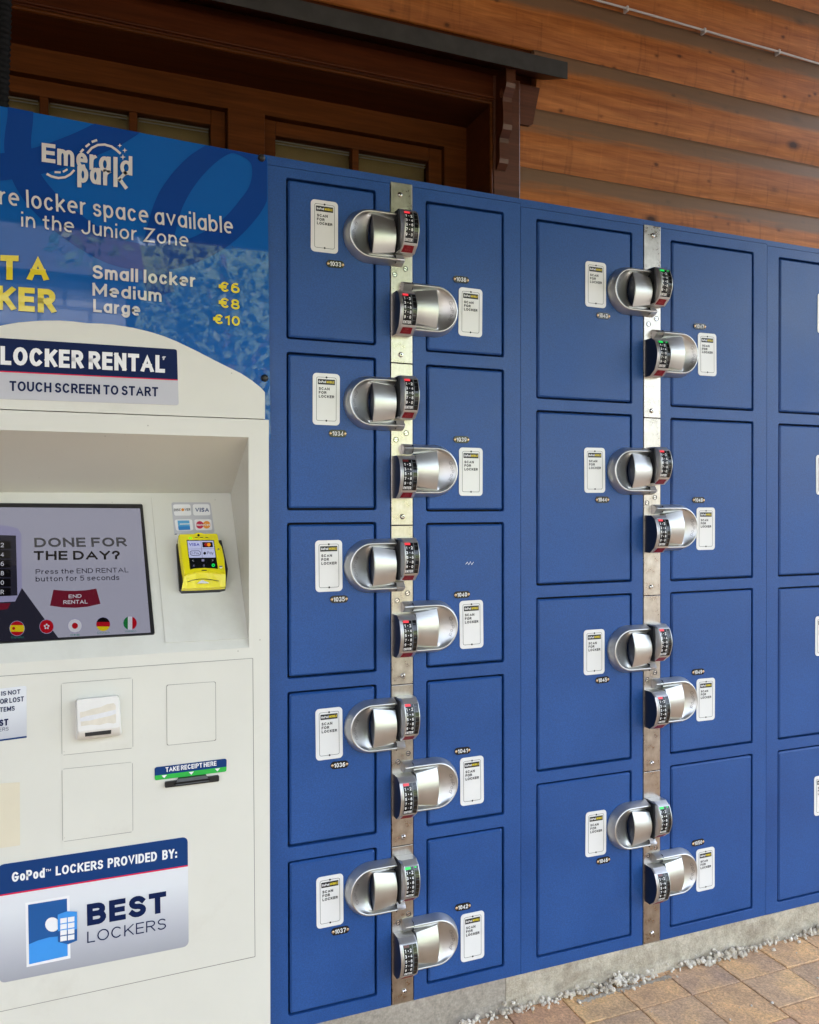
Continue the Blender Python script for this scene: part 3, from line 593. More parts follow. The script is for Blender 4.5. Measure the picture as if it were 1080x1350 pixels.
# ---- the lock, built once: local x right, z up, y into the cabinet; the straight side of the housing at x = 0
LR = .0595; LWID = .116; LCX = -LWID + LR
def dring(inset, h, n=26, xr=0.0):
    r = LR - inset; p = [(xr, -h, r)]
    for i in range(n + 1):
        a = PI / 2 + PI * i / n; p.append((LCX + r * math.cos(a), -h, r * math.sin(a)))
    p.append((xr, -h, -r)); return p
def fz(z): return .0215 + .012 * math.cos(PI * max(-1, min(1, z / .046)) / 2)
def lock_meshes():
    out = {}
    mb = MB()      # housing: skirt, rim, bowl
    mb.loft([dring(0, 0), dring(.0008, .004), dring(.0042, .014), dring(.0080, .0215)], 'satin_cast', closed=False)
    mb.loft([dring(.0080, .0215), dring(.0095, .0228), dring(.0112, .0225), dring(.0122, .0210)], 'satin_cast', closed=False)
    a = dring(.0122, .0210); n = len(a); op = []
    for i, p in enumerate(a):
        if i == 0: op.append((0, .004, .0365))
        elif i == n - 1: op.append((0, .004, -.0365))
        else:
            ang = PI / 2 + PI * (i - 1) / (n - 3); z = .0425 * math.sin(ang); op.append((-.0572 - .0015 * math.cos(PI * z / .085), .0185 * (abs(z) / .0425) ** 2.2, z))
    rings = []
    for t in (0, .12, .25, .4, .55, .7, .85, 1):
        rings.append([(p[0] * (1 - t) + q[0] * t, -(.003 + q[1] * t ** 1.3 + .018 * (1 - t) ** 1.7 * (1 - .0 * t)), p[2] * (1 - t) + q[2] * t) for p, q in zip(a, op)])
    rings.append([(q[0], 0, q[2]) for q in op])
    mb.loft(rings, 'satin_cast', closed=False)
    # end faces on the straight side
    for sgn in (1, -1):
        pr = [(0, 0, sgn * LR), (0, -.004, sgn * (LR - .0008)), (0, -.014, sgn * (LR - .0042)), (0, -.0228, sgn * (LR - .0095)), (0, -.021, sgn * (LR - .0122)), (0, -.003, sgn * .0365), (0, 0, sgn * .0365)]
        mb.add(pr, [list(range(7))], 'satin_cast')
    out['housing'] = mb.mesh('door_lock')
    mb = MB(); rings = []      # paddle flap, bulging forward between its ends
    N = 14
    def row(z, xs, inset=0): return
    top = []; 
    for i in range(N + 1):
        t = -1 + 2 * i / N
        zl = t * .0432; zr = t * .0345
        pl_ = fz(zl); xl = -.0565
        rings.append([(xl, -.001, zl), (xl, -(pl_ - .0015), zl), (xl + .0012, -pl_, zl * .99), (-.028, -(pl_ + .0005), (zl + zr) / 2), (-.004, -(fz(zl) - .001), zr), (-.0028, -(fz(zl) - .004), zr), (-.0028, -.001, zr)])
    mb.loft([[r[k] for r in rings] for k in (0, 1)], 'navy_plastic_and_shade', closed=False)  # flap side coloured navy to paint the shade inside the finger slot
    mb.loft([[r[k] for r in rings] for k in (1, 2)], 'satin_cast', closed=False)
    mb.loft([[r[k] for r in rings] for k in (2, 3, 4)], 'satin_cast', closed=False)
    mb.loft([[r[k] for r in rings] for k in (4, 5, 6)], 'satin_cast', closed=False)
    for r in (rings[0], rings[-1]): mb.add(r, [list(range(7))], 'satin_cast')
    out['flap'] = mb.mesh('pull_flap')
    mb = MB(); tpf = [(0, -.0595), (-.004, -.0587), (-.014, -.0553), (-.0218, -.0505), (-.0224, -.0485), (-.0195, -.0460), (-.0140, -.0400), (-.0110, -.0362), (0, -.0362)]
    for k in range(len(tpf) - 1):
        mb.loft([[(X, tpf[q][0] * f_, tpf[q][1] + (1 - f_) * .004) for q in (k, k + 1)] for X, f_ in ((.0010, 1), (.0195, 1), (.0215, .86))], 'satin_cast', closed=False, smooth=True)
    for X, f_ in ((.0010, 1), (.0215, .86)): mb.add([(X, y * f_, z + (1 - f_) * .004) for y, z in tpf], [list(range(len(tpf)))], 'satin_cast')
    mb.box((0, -.018, -LR + .003), (.0009, -.001, -.039), 'dark_gap')
    out['tab'] = mb.mesh('end_tab')
    # raised lettering in the bowl, reading upwards
    mb = MB()
    for V_, fs, j in pieces('GoPod', .044 / .0066, .0, 1.2):
        pts = []
        for t, hh in V_:
            z = (t - .5) * .044; ang = math.asin(max(-1, min(1, z / .0405))); rad = .0365 + hh * .0066
            tt = (.0473 - rad) / .0450
            pts.append((LCX - rad * math.cos(ang), -(.0030 + .018 * (1 - min(1, max(0, tt))) ** 1.7 + .0016 + .00005 * j), rad * math.sin(ang)))
        mb.add(pts, fs, 'cast_letter_shade')
    out['emboss'] = mb.mesh('raised_lettering')
    return out
LKM = lock_meshes()
# ---- keypad: local x 0..KW, z 0..KH
KW, KH = .041, .0945
def kp(z):
    if z < .013: return .021 + (z / .013) * .017
    if z <= .086: t = (z - .013) / .073; return .038 + .011 * math.sin(PI * t) + .001 * t
    return .039 - (z - .086) / .0085 * .013
def strip(mb, x0, x1, z0, z1, off, mat, n=6):
    rings = []
    for i in range(n + 1):
        z = z0 + (z1 - z0) * i / n; rings.append([(x0, -(kp(z) + off), z), (x1, -(kp(z) + off), z)])
    mb.loft(rings, mat, closed=False, smooth=True)
def keypad_meshes():
    out = {}
    for var in ('near', 'far'):
        mb = MB(); zs = [0, .003, .0075, .013, .016, .022, .03, .04, .05, .06, .07, .078, .084, .0862, .089, .092, .0945]
        left = 'satin_cast'
        rl = [[(0, 0, z), (0, -(kp(z) - .009), z)] for z in zs]; rs = [[(0, -(kp(z) - .009), z), (.0012, -(kp(z) - .006), z), (.0055, -kp(z), z)] for z in zs]
        if var == 'far':
            rl = [[(0, 0, z), (0, -(kp(z) - .0025), z)] for z in zs]; rs = [[(0, -(kp(z) - .0025), z), (.0035, -kp(z), z)] for z in zs]; left = 'navy_plastic_and_shade'
        mb.loft(rl, left, closed=False); mb.loft(rs, 'satin_cast', closed=False)
        x5 = .0055 if var == 'near' else .0035
        k = 4
        mb.loft([[(x5, -kp(z), z), (KW - .002, -kp(z), z)] for z in zs[:k]], 'satin_cast', closed=False)
        mb.loft([[(x5, -kp(z), z), (KW - .002, -kp(z), z)] for z in zs[k - 1:]], 'satin_cast', closed=False)
        mb.loft([[(KW - .002, -kp(z), z), (KW, -(kp(z) - .002), z)] for z in zs], 'satin_cast', closed=False)
        mb.loft([[(KW, -(kp(z) - .002), z), (KW, 0, z)] for z in zs], 'navy_plastic_and_shade', closed=False)
        for z in (zs[0], zs[-1]): mb.add([(0, 0, z), (0, -(kp(z) - .006), z), (x5, -kp(z), z), (KW - .002, -kp(z), z), (KW, -(kp(z) - .002), z), (KW, 0, z)], [list(range(6))], 'satin_cast')
        # raised bright frame round the window
        X0, X1, Z0, Z1 = x5 + .001, KW - .0012, .0148, .0868
        for (a, b, c, d) in ((X0, X0 + .0015, Z0, Z1), (X1 - .0014, X1, Z0, Z1)):
            strip(mb, a, b, c, d, .0016, 'satin_cast', 10)
            mb.loft([[(a, -(kp(z)), z), (a, -(kp(z) + .0016), z)] for z in [c + (d - c) * i / 10 for i in range(11)]], 'satin_cast', closed=False)
            mb.loft([[(b, -(kp(z)), z), (b, -(kp(z) + .0016), z)] for z in [c + (d - c) * i / 10 for i in range(11)]], 'satin_cast', closed=False)
        for (c, d) in ((Z0, Z0 + .0022), (Z1 - .0022, Z1)):
            strip(mb, X0 + .0015, X1 - .0014, c, d, .0015, 'satin_cast', 1)
            for z in (c, d): mb.add([(X0, -kp(z), z), (X1, -kp(z), z), (X1, -(kp(z) + .0015), z), (X0, -(kp(z) + .0015), z)], [(0, 1, 2, 3)], 'satin_cast')
        if var == 'near': mb.box((-.0036, -.034, .003), (-.0002, -.0005, .091), 'dark_gap')
        out['case_' + var] = mb.mesh('keypad_case')
    mb = MB(); a, b = .0070, KW - .0027
    strip(mb, a, b, .0172, .0845, .0004, 'panel_glass', 12)
    strip(mb, .0268, .0292, .0175, .0842, .0007, 'panel_grey', 12)
    for k in range(6): z = .0262 + k * .0103; strip(mb, .0292, b, z, z + .0007, .0007, 'panel_grey', 1)
    out['window'] = mb.mesh('keypad_window')
    mb = MB()
    for k in range(5):
        z = .0283 + k * .0103
        strip(mb, .0073, .0264, z, z + .0088, .0011, 'key_black', 2)
        for zz in (z, z + .0088): mb.add([(.0073, -kp(zz), zz), (.0264, -kp(zz), zz), (.0264, -(kp(zz) + .0011), zz), (.0073, -(kp(zz) + .0011), zz)], [(0, 1, 2, 3)], 'panel_grey')
    strip(mb, .0073, .0264, .0180, .0268, .0011, 'key_black', 2)
    out['keys'] = mb.mesh('key_block')
    mb = MB()
    def kt(s, x, z, w_, h, bold=.02):
        for V_, fs, j in pieces(s, w_ / h, bold): mb.add([(x + w_ * p[0], -(kp(z + h * p[1]) + .0015 + .00004 * j), z + h * p[1]) for p in V_], fs, 'key_white')
    for k, (l, r) in enumerate((('9', '0'), ('7', '8'), ('5', '6'), ('3', '4'), ('1', '2'))):
        z = .0298 + k * .0103
        kt(l, .0083 + (.0008 if l == '1' else 0), z - .0004, .0040 - (.0014 if l == '1' else 0), .0066, .03); kt(r, .0208, z - .0004, .0042, .0066, .03)
        mb.add([(.0160, -(kp(z) + .0015), z + .0018), (.0176, -(kp(z) + .0015), z + .0018), (.0176, -(kp(z + .004) + .0015), z + .0038), (.0160, -(kp(z + .004) + .0015), z + .0038)], [(0, 1, 2, 3)], 'key_white')
    kt('ENTER', .0079, .0194, .0182, .0060, .03)
    out['print'] = mb.mesh('key_lettering')
    for c in ('red', 'green', 'off'):
        mb = MB()
        strip(mb, .0072, .0205, .0800, .0850, .0018, 'light_' + c, 2)
        if c == 'green': strip(mb, .0295, .0345, .0812, .0840, .0012, 'light_green', 1)
        out['light_' + c] = mb.mesh('status_light')
    mb = MB(); bx0, bx1 = .0085, .0335
    q = [(bx0 - .001, -(kp(.0015) + .0006), .0012), (bx1, -(kp(.0015) + .0006), .0012), (bx1 - .001, -(kp(.0122) + .0006), .0120), (bx0 + .001, -(kp(.0122) + .0006), .0120)]
    mb.add(q, [(0, 1, 2, 3)], 'button_red')
    q2 = [(p[0], p[1] + .0012, p[2]) for p in q]; mb.loft([q, q2], 'button_red', smooth=False)
    for s, zz, ww in (('END', .0076, .008), ('RENTAL', .0035, .014)):
        for V_, fs, j in pieces(s, ww / .003, .01): mb.add([(.021 - ww / 2 + ww * p[0], -(kp(zz + .003 * p[1]) + .0010 + .00003 * j), zz + .003 * p[1]) for p in V_], fs, 'button_print')
    out['button'] = mb.mesh('release_button')
    return out
KPM = keypad_meshes()
ROT = Matrix.Rotation(PI, 4, 'Y')
def add_lock(cab, X, Z, side, light):
    """side L: housing reaches left over the left door; R: turned half round over the right door"""
    M = Matrix.Translation((X, -.0015, Z)) @ (ROT if side == 'R' else Matrix.Identity(4))
    lk = link('door_lock', LKM['housing'], M, cab)
    link('pull_flap', LKM['flap'], M, lk); link('end_tab', LKM['tab'], M, lk); link('raised_lettering', LKM['emboss'], M, lk)
    K = Matrix.Translation((X + .0035, -.0015, Z - .0335) if side == 'L' else (X - KW - .0005, -.0015, Z - .0625))
    link('keypad_case', KPM['case_near' if side == 'L' else 'case_far'], K, lk)
    for nm, key in (('keypad_window', 'window'), ('key_block', 'keys'), ('key_lettering', 'print'), ('status_light', 'light_' + light), ('release_button', 'button')):
        o = link(nm, KPM[key], K, lk)
    return lk
# screws
def screw_mesh(kind):
    mb = MB(); r = .0052; n = 14
    if kind == 'slot':
        rg = lambda rr, y: [(rr * math.cos(2 * PI * i / n), y, rr * math.sin(2 * PI * i / n)) for i in range(n)]
        mb.loft([rg(.0062, .0), rg(.0060, -.0012)], 'satin_cast'); mb.loft([rg(.0060, -.0012), rg(.0048, -.0012), rg(.0046, -.0002)], 'dark_gap')
        mb.add(rg(.0045, -.0006), [list(range(n))], 'screw_steel'); mb.box((-.0040, -.0010, -.0007), (.0040, -.0005, .0007), 'dark_gap')
    else:
        rg = lambda rr, y: [(rr * math.cos(2 * PI * i / n), y, rr * math.sin(2 * PI * i / n)) for i in range(n)]
        mb.loft([rg(.0062, 0), rg(.0062, -.0006), rg(.0052, -.0028), rg(.0032, -.0042)], 'screw_steel'); mb.loft([rg(.0032, -.0042), rg(.0020, -.0043)], 'screw_steel')
        mb.add(rg(.0020, -.0043), [list(range(n))], 'dark_gap')
    return mb.mesh('screw')
SCR = {k: screw_mesh(k) for k in ('slot', 'dome')}
# labels and number plates
def sticker_mesh():
    mb = MB(); W, H = .0605, .1115
    rr_ = lambda w_, h, r, y: [(a, y, b) for a, b in rr2(-w_ / 2, w_ / 2, -h / 2, h / 2, r, 5)]
    mb.loft([rr_(W, H, .0085, 0), rr_(W, H, .0085, -.0012)], 'label_white', smooth=False); mb.add(rr_(W, H, .0085, -.0012), [list(range(24))], 'label_white')
    for a, b in ((.0455, .0452),):      # thin line frame
        o_, i_ = rr2(-.0225, .0225, -.0470, .0475, .004, 3), rr2(-.0217, .0217, -.0462, .0467, .0034, 3)
        mb.loft([[(p, -.0015, q) for p, q in o_], [(p, -.0015, q) for p, q in i_]], 'print_black', smooth=False)
    mb.box((-.0192, -.0016, .0315), (.0192, -.0013, .0430), 'print_black')
    text(mb, 'GoPod', (-.0175, -.0019, .0348), (.0160, 0, 0), (0, 0, .0050), 'ink_white', .03)
    text(mb, 'MOBILE', (.0002, -.0019, .0348), (.0175, 0, 0), (0, 0, .0050), 'print_yellow', .03)
    for s, w_, z in (('SCAN', .0240, .0195), ('FOR', .0170, .0112), ('LOCKER', .0345, .0028)):
        text(mb, s, (-.0170, -.0017, z), (w_, 0, 0), (0, 0, .0060), 'print_black', .045, 1.3)
    n = 10
    for z in (.0470, -.0465): mb.add([(.0022 * math.cos(2 * PI * i / n), -.0020, z + .0022 * math.sin(2 * PI * i / n)) for i in range(n)], [list(range(n))], 'print_black')
    return mb.mesh('scan_label')
STK = sticker_mesh()
def plate_mesh(num):
    mb = MB(); W, H = .0405, .0160
    o = [(a, b) for a, b in rr2(-W / 2, W / 2, -H / 2, H / 2, H / 2 - .0002, 5)]
    mb.loft([[(a, 0, b) for a, b in o], [(a, -.0018, b) for a, b in o]], 'plate_black', smooth=False); mb.add([(a, -.0018, b) for a, b in o], [list(range(len(o)))], 'plate_black')
    text(mb, num, (-.0125, -.0022, -.0049), (.0250, 0, 0), (0, 0, .0098), 'key_white', .025)
    n = 10
    for x_ in (-.0165, .0165):
        rg = lambda rr, y: [(x_ + rr * math.cos(2 * PI * i / n), y, rr * math.sin(2 * PI * i / n)) for i in range(n)]
        mb.loft([rg(.0032, -.0018), rg(.0026, -.0030), rg(.0012, -.0034)], 'brass_screw'); mb.add(rg(.0012, -.0034), [list(range(n))], 'brass_screw')
    return mb.mesh('number_plate')

def cabinet(label, XL, XR, cl, cr_, railx, ztop, seamz, locks, stickers, plates, scr, breaks, slots, rail_from, nums):
    cab = thing('locker_cabinet', ((XL + XR) / 2, .25, ZB), label, 'lockers', 'blue rental locker cabinets in a row')
    RW = .0515; x0r, x1r = railx, railx + RW
    fr = MB()
    for (c0, c1, rects) in ((XL + .0006, x0r - .002, cl), (x1r + .002, XR - .0006, cr_)):
        zc = seamz
        for k, rc in enumerate(rects):
            zn = ZB if k == len(rects) - 1 else (rc[2] + rects[k + 1][3]) / 2
            frame_cell(fr, (c0, c1, zn, zc), rc); zc = zn
        # edges of the sheet
        fr.add([(c0, 0, ZB), (c0, .02, ZB), (c0, .02, seamz), (c0, 0, seamz)], [(0, 1, 2, 3)], 'blue_sheet'); fr.add([(c1, 0, ZB), (c1, .02, ZB), (c1, .02, seamz), (c1, 0, seamz)], [(0, 1, 2, 3)], 'blue_sheet')
        fr.add([(c0, 0, ZB), (c1, 0, ZB), (c1, .02, ZB), (c0, .02, ZB)], [(0, 1, 2, 3)], 'blue_sheet')
    fr.box((XL + .001, .021, ZB + .0005), (XR - .001, .47, seamz - .001), 'dark_gap')
    fr.build('face_frame', cab)
    tp = MB(); a, b = ztop; tp.add([(XL, .0005, seamz + .0012), (XR, .0005, seamz + .0012), (XR, .0005, b), (XL, .0005, a), (XL, .48, seamz + .0012), (XR, .48, seamz + .0012), (XR, .48, b), (XL, .48, a)],
        [(0, 1, 2, 3), (3, 2, 6, 7), (0, 4, 5, 1), (1, 5, 6, 2), (0, 3, 7, 4), (4, 7, 6, 5)], 'blue_sheet')
    tp.build('top_panel', cab)
    sd_ = MB(); sd_.box((XL + .0008, .0205, ZB + .0002), (XL + .019, .475, seamz), 'blue_sheet'); sd_.build('side_panel', cab)
    sd_ = MB(); sd_.box((XR - .019, .0205, ZB + .0002), (XR - .0008, .475, seamz), 'blue_sheet'); sd_.build('side_panel', cab)
    for rects, nm in ((cl, nums[0]), (cr_, nums[1])):
        for k, rc in enumerate(rects):
            mb, c = door_mesh(rc); d = mb.build('locker_door', cab, c)
            if nm:
                d['label'] = 'door numbered %s' % nm[k]
                s_, p_ = stickers.get(nm[k]), plates.get(nm[k])
                if s_: P = at(*s_); link('scan_label', STK, Matrix.Translation((P.x, -.0009, P.z)) @ Matrix.Rotation(random.uniform(-.012, .012), 4, 'Y'), d)
                if p_: P = at(*p_); link('number_plate', plate_mesh(nm[k]), Matrix.Translation((P.x, -.0009, P.z)) @ Matrix.Rotation(random.uniform(-.02, .02), 4, 'Y'), d)
                if nm[k] == '1040':
                    sc = MB(); pts = [(614, 744), (616.5, 741), (618, 744.5), (620.5, 740.5), (622, 744.5), (624.5, 741)]
                    PP = [at(x_, y_, -.0012) for x_, y_ in pts]
                    sc.loft([[p + Vector((0, 0, .0008)), p - Vector((0, 0, .0008))] for p in PP], 'ink_white', closed=False); sc.build('paint_chip', d)
    zs = [rail_from] + breaks + [ZB]
    for i in range(len(zs) - 1):
        hi, lo = zs[i] - (.0008 if i else 0), zs[i + 1] + .0008
        rp = MB(); rp.cbox((x0r, -.0012, lo), (x1r, .012, hi), 'brushed_steel', .0008)
        rpo = rp.build('rail_plate', cab)
        for kind, (X, Z) in scr + slots:
            if lo < Z < hi: link('screw', SCR[kind], Matrix.Translation((X, -.0013, Z)) @ Matrix.Rotation(random.uniform(-.5, .5) if kind == 'slot' else 0, 4, 'Y'), rpo)
    for (X, Z, side, lt) in locks: add_lock(cab, X, Z, side, lt)
    return cab
RX1, RX2 = .2375, .9225
def LZ(x, y): return at(x, y, -.02).z
locks1 = [(RX1 + .0045, LZ(516, y), 'L', c) for y, c in ((311.7, 'red'), (531.2, 'red'), (746, 'red'), (957.5, 'red'), (1171.2, 'green'))] + \
         [(RX1 + .0455, LZ(549, y), 'R', c) for y, c in ((405.4, 'red'), (620, 'off'), (828.5, 'red'), (1039.5, 'red'), (1248.7, 'off'))]
locks2 = [(RX2 + .0045, LZ(850, y), 'L', c) for y, c in ((383.5, 'green'), (621, 'red'), (855.7, 'red'), (1089, 'green'))] + \
         [(RX2 + .0455, LZ(872, y), 'R', c) for y, c in ((464, 'green'), (696, 'red'), (926.9, 'red'), (1157, 'off'))]
ST = {'1033': (427.6, 299), '1034': (430, 526.5), '1035': (433.4, 746), '1036': (433.8, 967), '1037': (434.8, 1187.5), '1038': (620, 412), '1039': (620.5, 622), '1040': (621.3, 823), '1041': (622, 1029), '1042': (622.7, 1234),
      '1043': (785, 375.5), '1044': (783.7, 620), '1045': (783, 859.5), '1046': (785.3, 1098.5), '1047': (932, 467.6), '1048': (930, 697), '1049': (930, 922), '1050': (929.7, 1145.6),
      'a': (1088, 414), 'b': (1086, 626), 'c': (1085, 838), 'd': (1083.5, 1048)}
PLT = {'1033': (442, 348.5), '1034': (445, 571.6), '1035': (446.8, 789.8), '1036': (447.4, 1008), '1037': (448.4, 1226.4), '1038': (607.5, 368.8), '1039': (608, 579.6), '1040': (608.7, 783.8), '1041': (609.5, 989.5), '1042': (610, 1195),
       '1043': (795, 416.5), '1044': (793.7, 658.7), '1045': (793.8, 896.2), '1046': (795, 1134), '1047': (922.2, 430.5), '1048': (920.5, 659.2), '1049': (919.8, 885.6), '1050': (919.8, 1110.5)}
def P2(x, y): p = at(x, y); return (p.x, p.z)
scr1 = [('dome', P2(*p)) for p in ((527, 257), (528.2, 467.8), (530.3, 681), (531, 890.5), (531.5, 1103), (532.5, 1306.5))]
slots1 = [('slot', P2(*p)) for p in ((534.4, 354.7), (520.3, 362), (535.3, 571), (521.9, 579.7), (537, 782), (523.3, 791.5), (537.8, 993), (524.5, 1004), (538.3, 1204.5), (524.5, 1216))]
br1 = [P2(529, y)[1] for y in (479, 692.5, 902.5, 1115)]
scr2 = [('dome', P2(*p)) for p in ((860.4, 310.6), (858.8, 541.7), (858, 773.8), (859.2, 1006), (859.3, 1230))]
slots2 = [('slot', P2(*p)) for p in ((865.2, 420.3), (854.8, 427.3), (863, 655.5), (852.8, 663), (863.3, 886.5), (852.7, 895.5), (863.8, 1117.5), (854, 1127.5))]
br2 = [P2(859, y)[1] for y in (551, 785, 1016.5)]
cabinet('narrow blue locker cabinet beside the kiosk, two columns of five doors', -.047, SEAM1, C1L, C1R, RX1, (1.9565, 1.948), 1.936, locks1, ST, PLT, scr1, br1, slots1, P2(526, 241)[1], (['1033', '1034', '1035', '1036', '1037'], ['1038', '1039', '1040', '1041', '1042']))
cabinet('middle blue locker cabinet with wider doors, two columns of four doors', SEAM1, SEAM2, C2L, C2R, RX2, (1.948, 1.9395), 1.9285, locks2, ST, PLT, scr2, br2, slots2, P2(860, 297.5)[1], (['1043', '1044', '1045', '1046'], ['1047', '1048', '1049', '1050']))
RX3 = RX2 + .763
dx = .763
cabinet('blue locker cabinet cut off by the right edge of the view', SEAM2, SEAM2 + .763, C3L, C3R, RX3, (1.9395, 1.933), 1.924,
        [(l[0] + dx, l[1] - .003, l[2], 'red') for l in locks2], ST, PLT, [(k, (p[0] + dx, p[1])) for k, p in scr2], br2, [(k, (p[0] + dx, p[1])) for k, p in slots2], 1.924, (['a', 'b', 'c', 'd'], None))
for o in list(bpy.data.objects):
    if o.name.startswith('locker_door') and str(o.get('label', '')) in ('door numbered a', 'door numbered b', 'door numbered c', 'door numbered d'): del o['label']

# ================================================================== TIMBER BUILDING
WY = .50
bld = thing('timber_building', (1.0, .9, 0), 'brown timber building with log siding and a glazed double door behind the lockers', 'building')
OPX0, OPX1, OPZ = -1.05, .728, 2.412           # door opening, seen from the front
CASX = .831                                     # outer edge of the casing
pit = (3.0 - 2.265) / 4.0
zj = [2.265 + pit * k for k in range(-9, 9)]     # lower edges of the boards
def log_mesh(x0, x1, H):
    mb = MB(); n = 12; prof = []
    for i in range(n + 1):
        t = i / n; z = t * H * 1.0
        y = -.030 * math.sin(PI * (.10 + .80 * t)) ** .8 + .0
        prof.append((y, z))
    prof = [(.0, -.002), (prof[0][0], -.002)] + prof[0:] + [(.004, H)]
    nx = max(1, int((x1 - x0) / .5)); rings = []
    for k in range(nx + 1):
        X = x0 + (x1 - x0) * k / nx; rings.append([(X, y, z) for y, z in prof])
    mb.loft(rings, 'log_wood', closed=False, smooth=True)
    for k in (0, -1): mb.add(rings[k], [list(range(len(prof)))], 'log_wood')
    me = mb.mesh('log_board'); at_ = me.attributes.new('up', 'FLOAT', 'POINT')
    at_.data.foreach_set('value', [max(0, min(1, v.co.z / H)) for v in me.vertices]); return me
LM = {}
for z in zj:
    segs = [(CASX + .002, 5.0)] if z < 2.44 else ([(.90, 5.0)] if z < 2.5 else [(-3.2, .1 + random.uniform(-.6, .6)), None])
    if segs[-1] is None: segs = [(-3.2, segs[0][1] - .001), (segs[0][1], 5.0)]
    if z < 2.6: segs.append((-3.2, OPX0 - .105))
    for a, b in segs:
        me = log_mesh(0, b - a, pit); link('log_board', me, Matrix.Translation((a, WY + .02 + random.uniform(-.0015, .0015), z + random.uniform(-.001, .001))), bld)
wb = MB()
wb.box((CASX - .02, WY + .024, 0), (5.0, WY + .30, 4.2), 'trim_wood'); wb.box((-3.2, WY + .024, 0), (OPX0 - .08, WY + .30, 4.2), 'trim_wood'); wb.box((OPX0 - .08, WY + .024, OPZ + .08), (CASX - .02, WY + .30, 4.2), 'trim_wood')
wb.build('wall_core', bld)
# casing and reveal
CY = .47
zc1 = 2.503
c = MB(); c.cbox((OPX1 + .012, CY, 0), (CASX, WY + .03, zc1), 'lit_post_wood', .003); c.build('casing_post', bld)
c = MB(); c.cbox((OPX0 - .10, CY, 0), (OPX0 - .012, WY + .03, zc1), 'trim_wood', .003); c.build('casing_post', bld)
c = MB(); c.cbox((OPX0 - .012, CY + .001, OPZ + .014), (OPX1 + .012, WY + .03, zc1), 'trim_wood', .002); c.build('casing_head', bld)
def bead(a, b, mat='trim_wood', r=.006):
    mb = MB(); mb.tube([a, b], r, mat, 8); return mb
bead((OPX0, CY + .001, OPZ + .006), (OPX1 + .006, CY + .001, OPZ + .006), 'door_wood').build('casing_bead', bld)
bead((OPX0, CY - .002, OPZ + .022), (OPX1 + .012, CY - .002, OPZ + .022), 'trim_wood', .005).build('casing_bead', bld)
bead((OPX1 + .004, CY + .001, 0.2), (OPX1 + .004, CY + .001, OPZ + .002), 'door_wood', .005).build('casing_bead', bld)
c = MB(); c.box((OPX0, CY + .004, OPZ), (OPX1 + .003, .66, OPZ + .02), 'trim_wood'); c.build('reveal_head', bld)
c = MB(); c.box((OPX1, CY + .004, 0), (OPX1 + .02, .66, OPZ - .0005), 'trim_wood'); c.build('reveal_side', bld)
c = MB(); c.box((OPX0 - .02, CY + .004, 0), (OPX0, .66, OPZ - .0005), 'trim_wood'); c.build('reveal_side', bld)
# frame of the double door
FY = .63
zf = 2.341                                      # top of the leaves
c = MB(); c.box((OPX0, FY, zf), (OPX1 - .0005, FY + .06, OPZ - .0005), 'door_wood'); c.build('frame_head', bld)
xr = at(583, 200, .65).x; xl = at(298.5, 145, .65).x; xl2 = at(347, 155, .65).x
c = MB(); c.box((xr, FY + .001, 0), (OPX1 - .0005, FY + .06, zf - .0002), 'door_wood'); c.build('frame_post', bld)
c = MB(); c.cbox((xl, FY - .006, 0), (xl2, FY + .06, zf - .0002), 'door_wood', .002); c.build('frame_post', bld)
c = MB(); c.box((OPX0, FY + .001, 0), (OPX0 + .06, FY + .06, zf - .0002), 'door_wood'); c.build('frame_post', bld)
def leaf(x0, x1, sw_l, sw_r, munt, top_z):
    d = MB(); y0, y1 = FY + .016, FY + .056
    d.cbox((x0 + .003, y0, 0.05), (x0 + sw_l, y1, zf - .004), 'door_wood', .002); d.cbox((x1 - sw_r, y0, 0.05), (x1 - .003, y1, zf - .004), 'door_wood', .002)
    d.cbox((x0 + sw_l, y0 + .0008, top_z), (x1 - sw_r, y1, zf - .004), 'door_wood', .002)
    d.box((x0 + sw_l, y0 + .001, .05), (x1 - sw_r, y1, 1.2), 'door_wood')
    dl = d.build('door_leaf', bld)
    xs = [x0 + sw_l]
    for m_ in munt:
        mb = MB(); mb.cbox((m_ - .011, y0 + .002, 1.2), (m_ + .011, y1, top_z), 'door_wood', .003); mb.build('glazing_bar', dl); xs += [m_ - .011, m_ + .011]
    xs.append(x1 - sw_r)
    for k in range(0, len(xs), 2):
        a, b = xs[k], xs[k + 1]
        mb = MB(); mb.box((a, FY + .040, 1.2), (b, FY + .044, top_z), 'window_glass'); mb.build('pane', dl)
        mb = MB()
        for zz in (.006, .014): mb.box((a + .004, FY + .034, top_z - zz - .0022), (b - .004, FY + .037, top_z - zz), 'spacer_alloy')
        mb.build('glazing_spacer', dl)
        mb = MB(); mb.box((a - .01, FY + .062, 1.2), (b + .01, FY + .066, top_z + .03), 'blind_ochre'); mb.build('window_blind', dl)
gz = at(363, 183, .67).z
def mx(x_, y_): return at(x_, y_, .655).x
leaf(OPX0 + .06, xl, .05, mx(298, 150) - mx(277, 150), [mx(-30, 110), mx(58, 130), mx(175.5, 140)], gz)
leaf(xl2, xr, mx(363, 180) - mx(347, 155), mx(583, 200) - mx(565, 200), [mx(468, 205)], gz)
rb_ = MB(); rb_.box((OPX0, .95, 0), (OPX1, 1.0, 2.6), 'room_dark'); rb_.build('room_wall', bld)
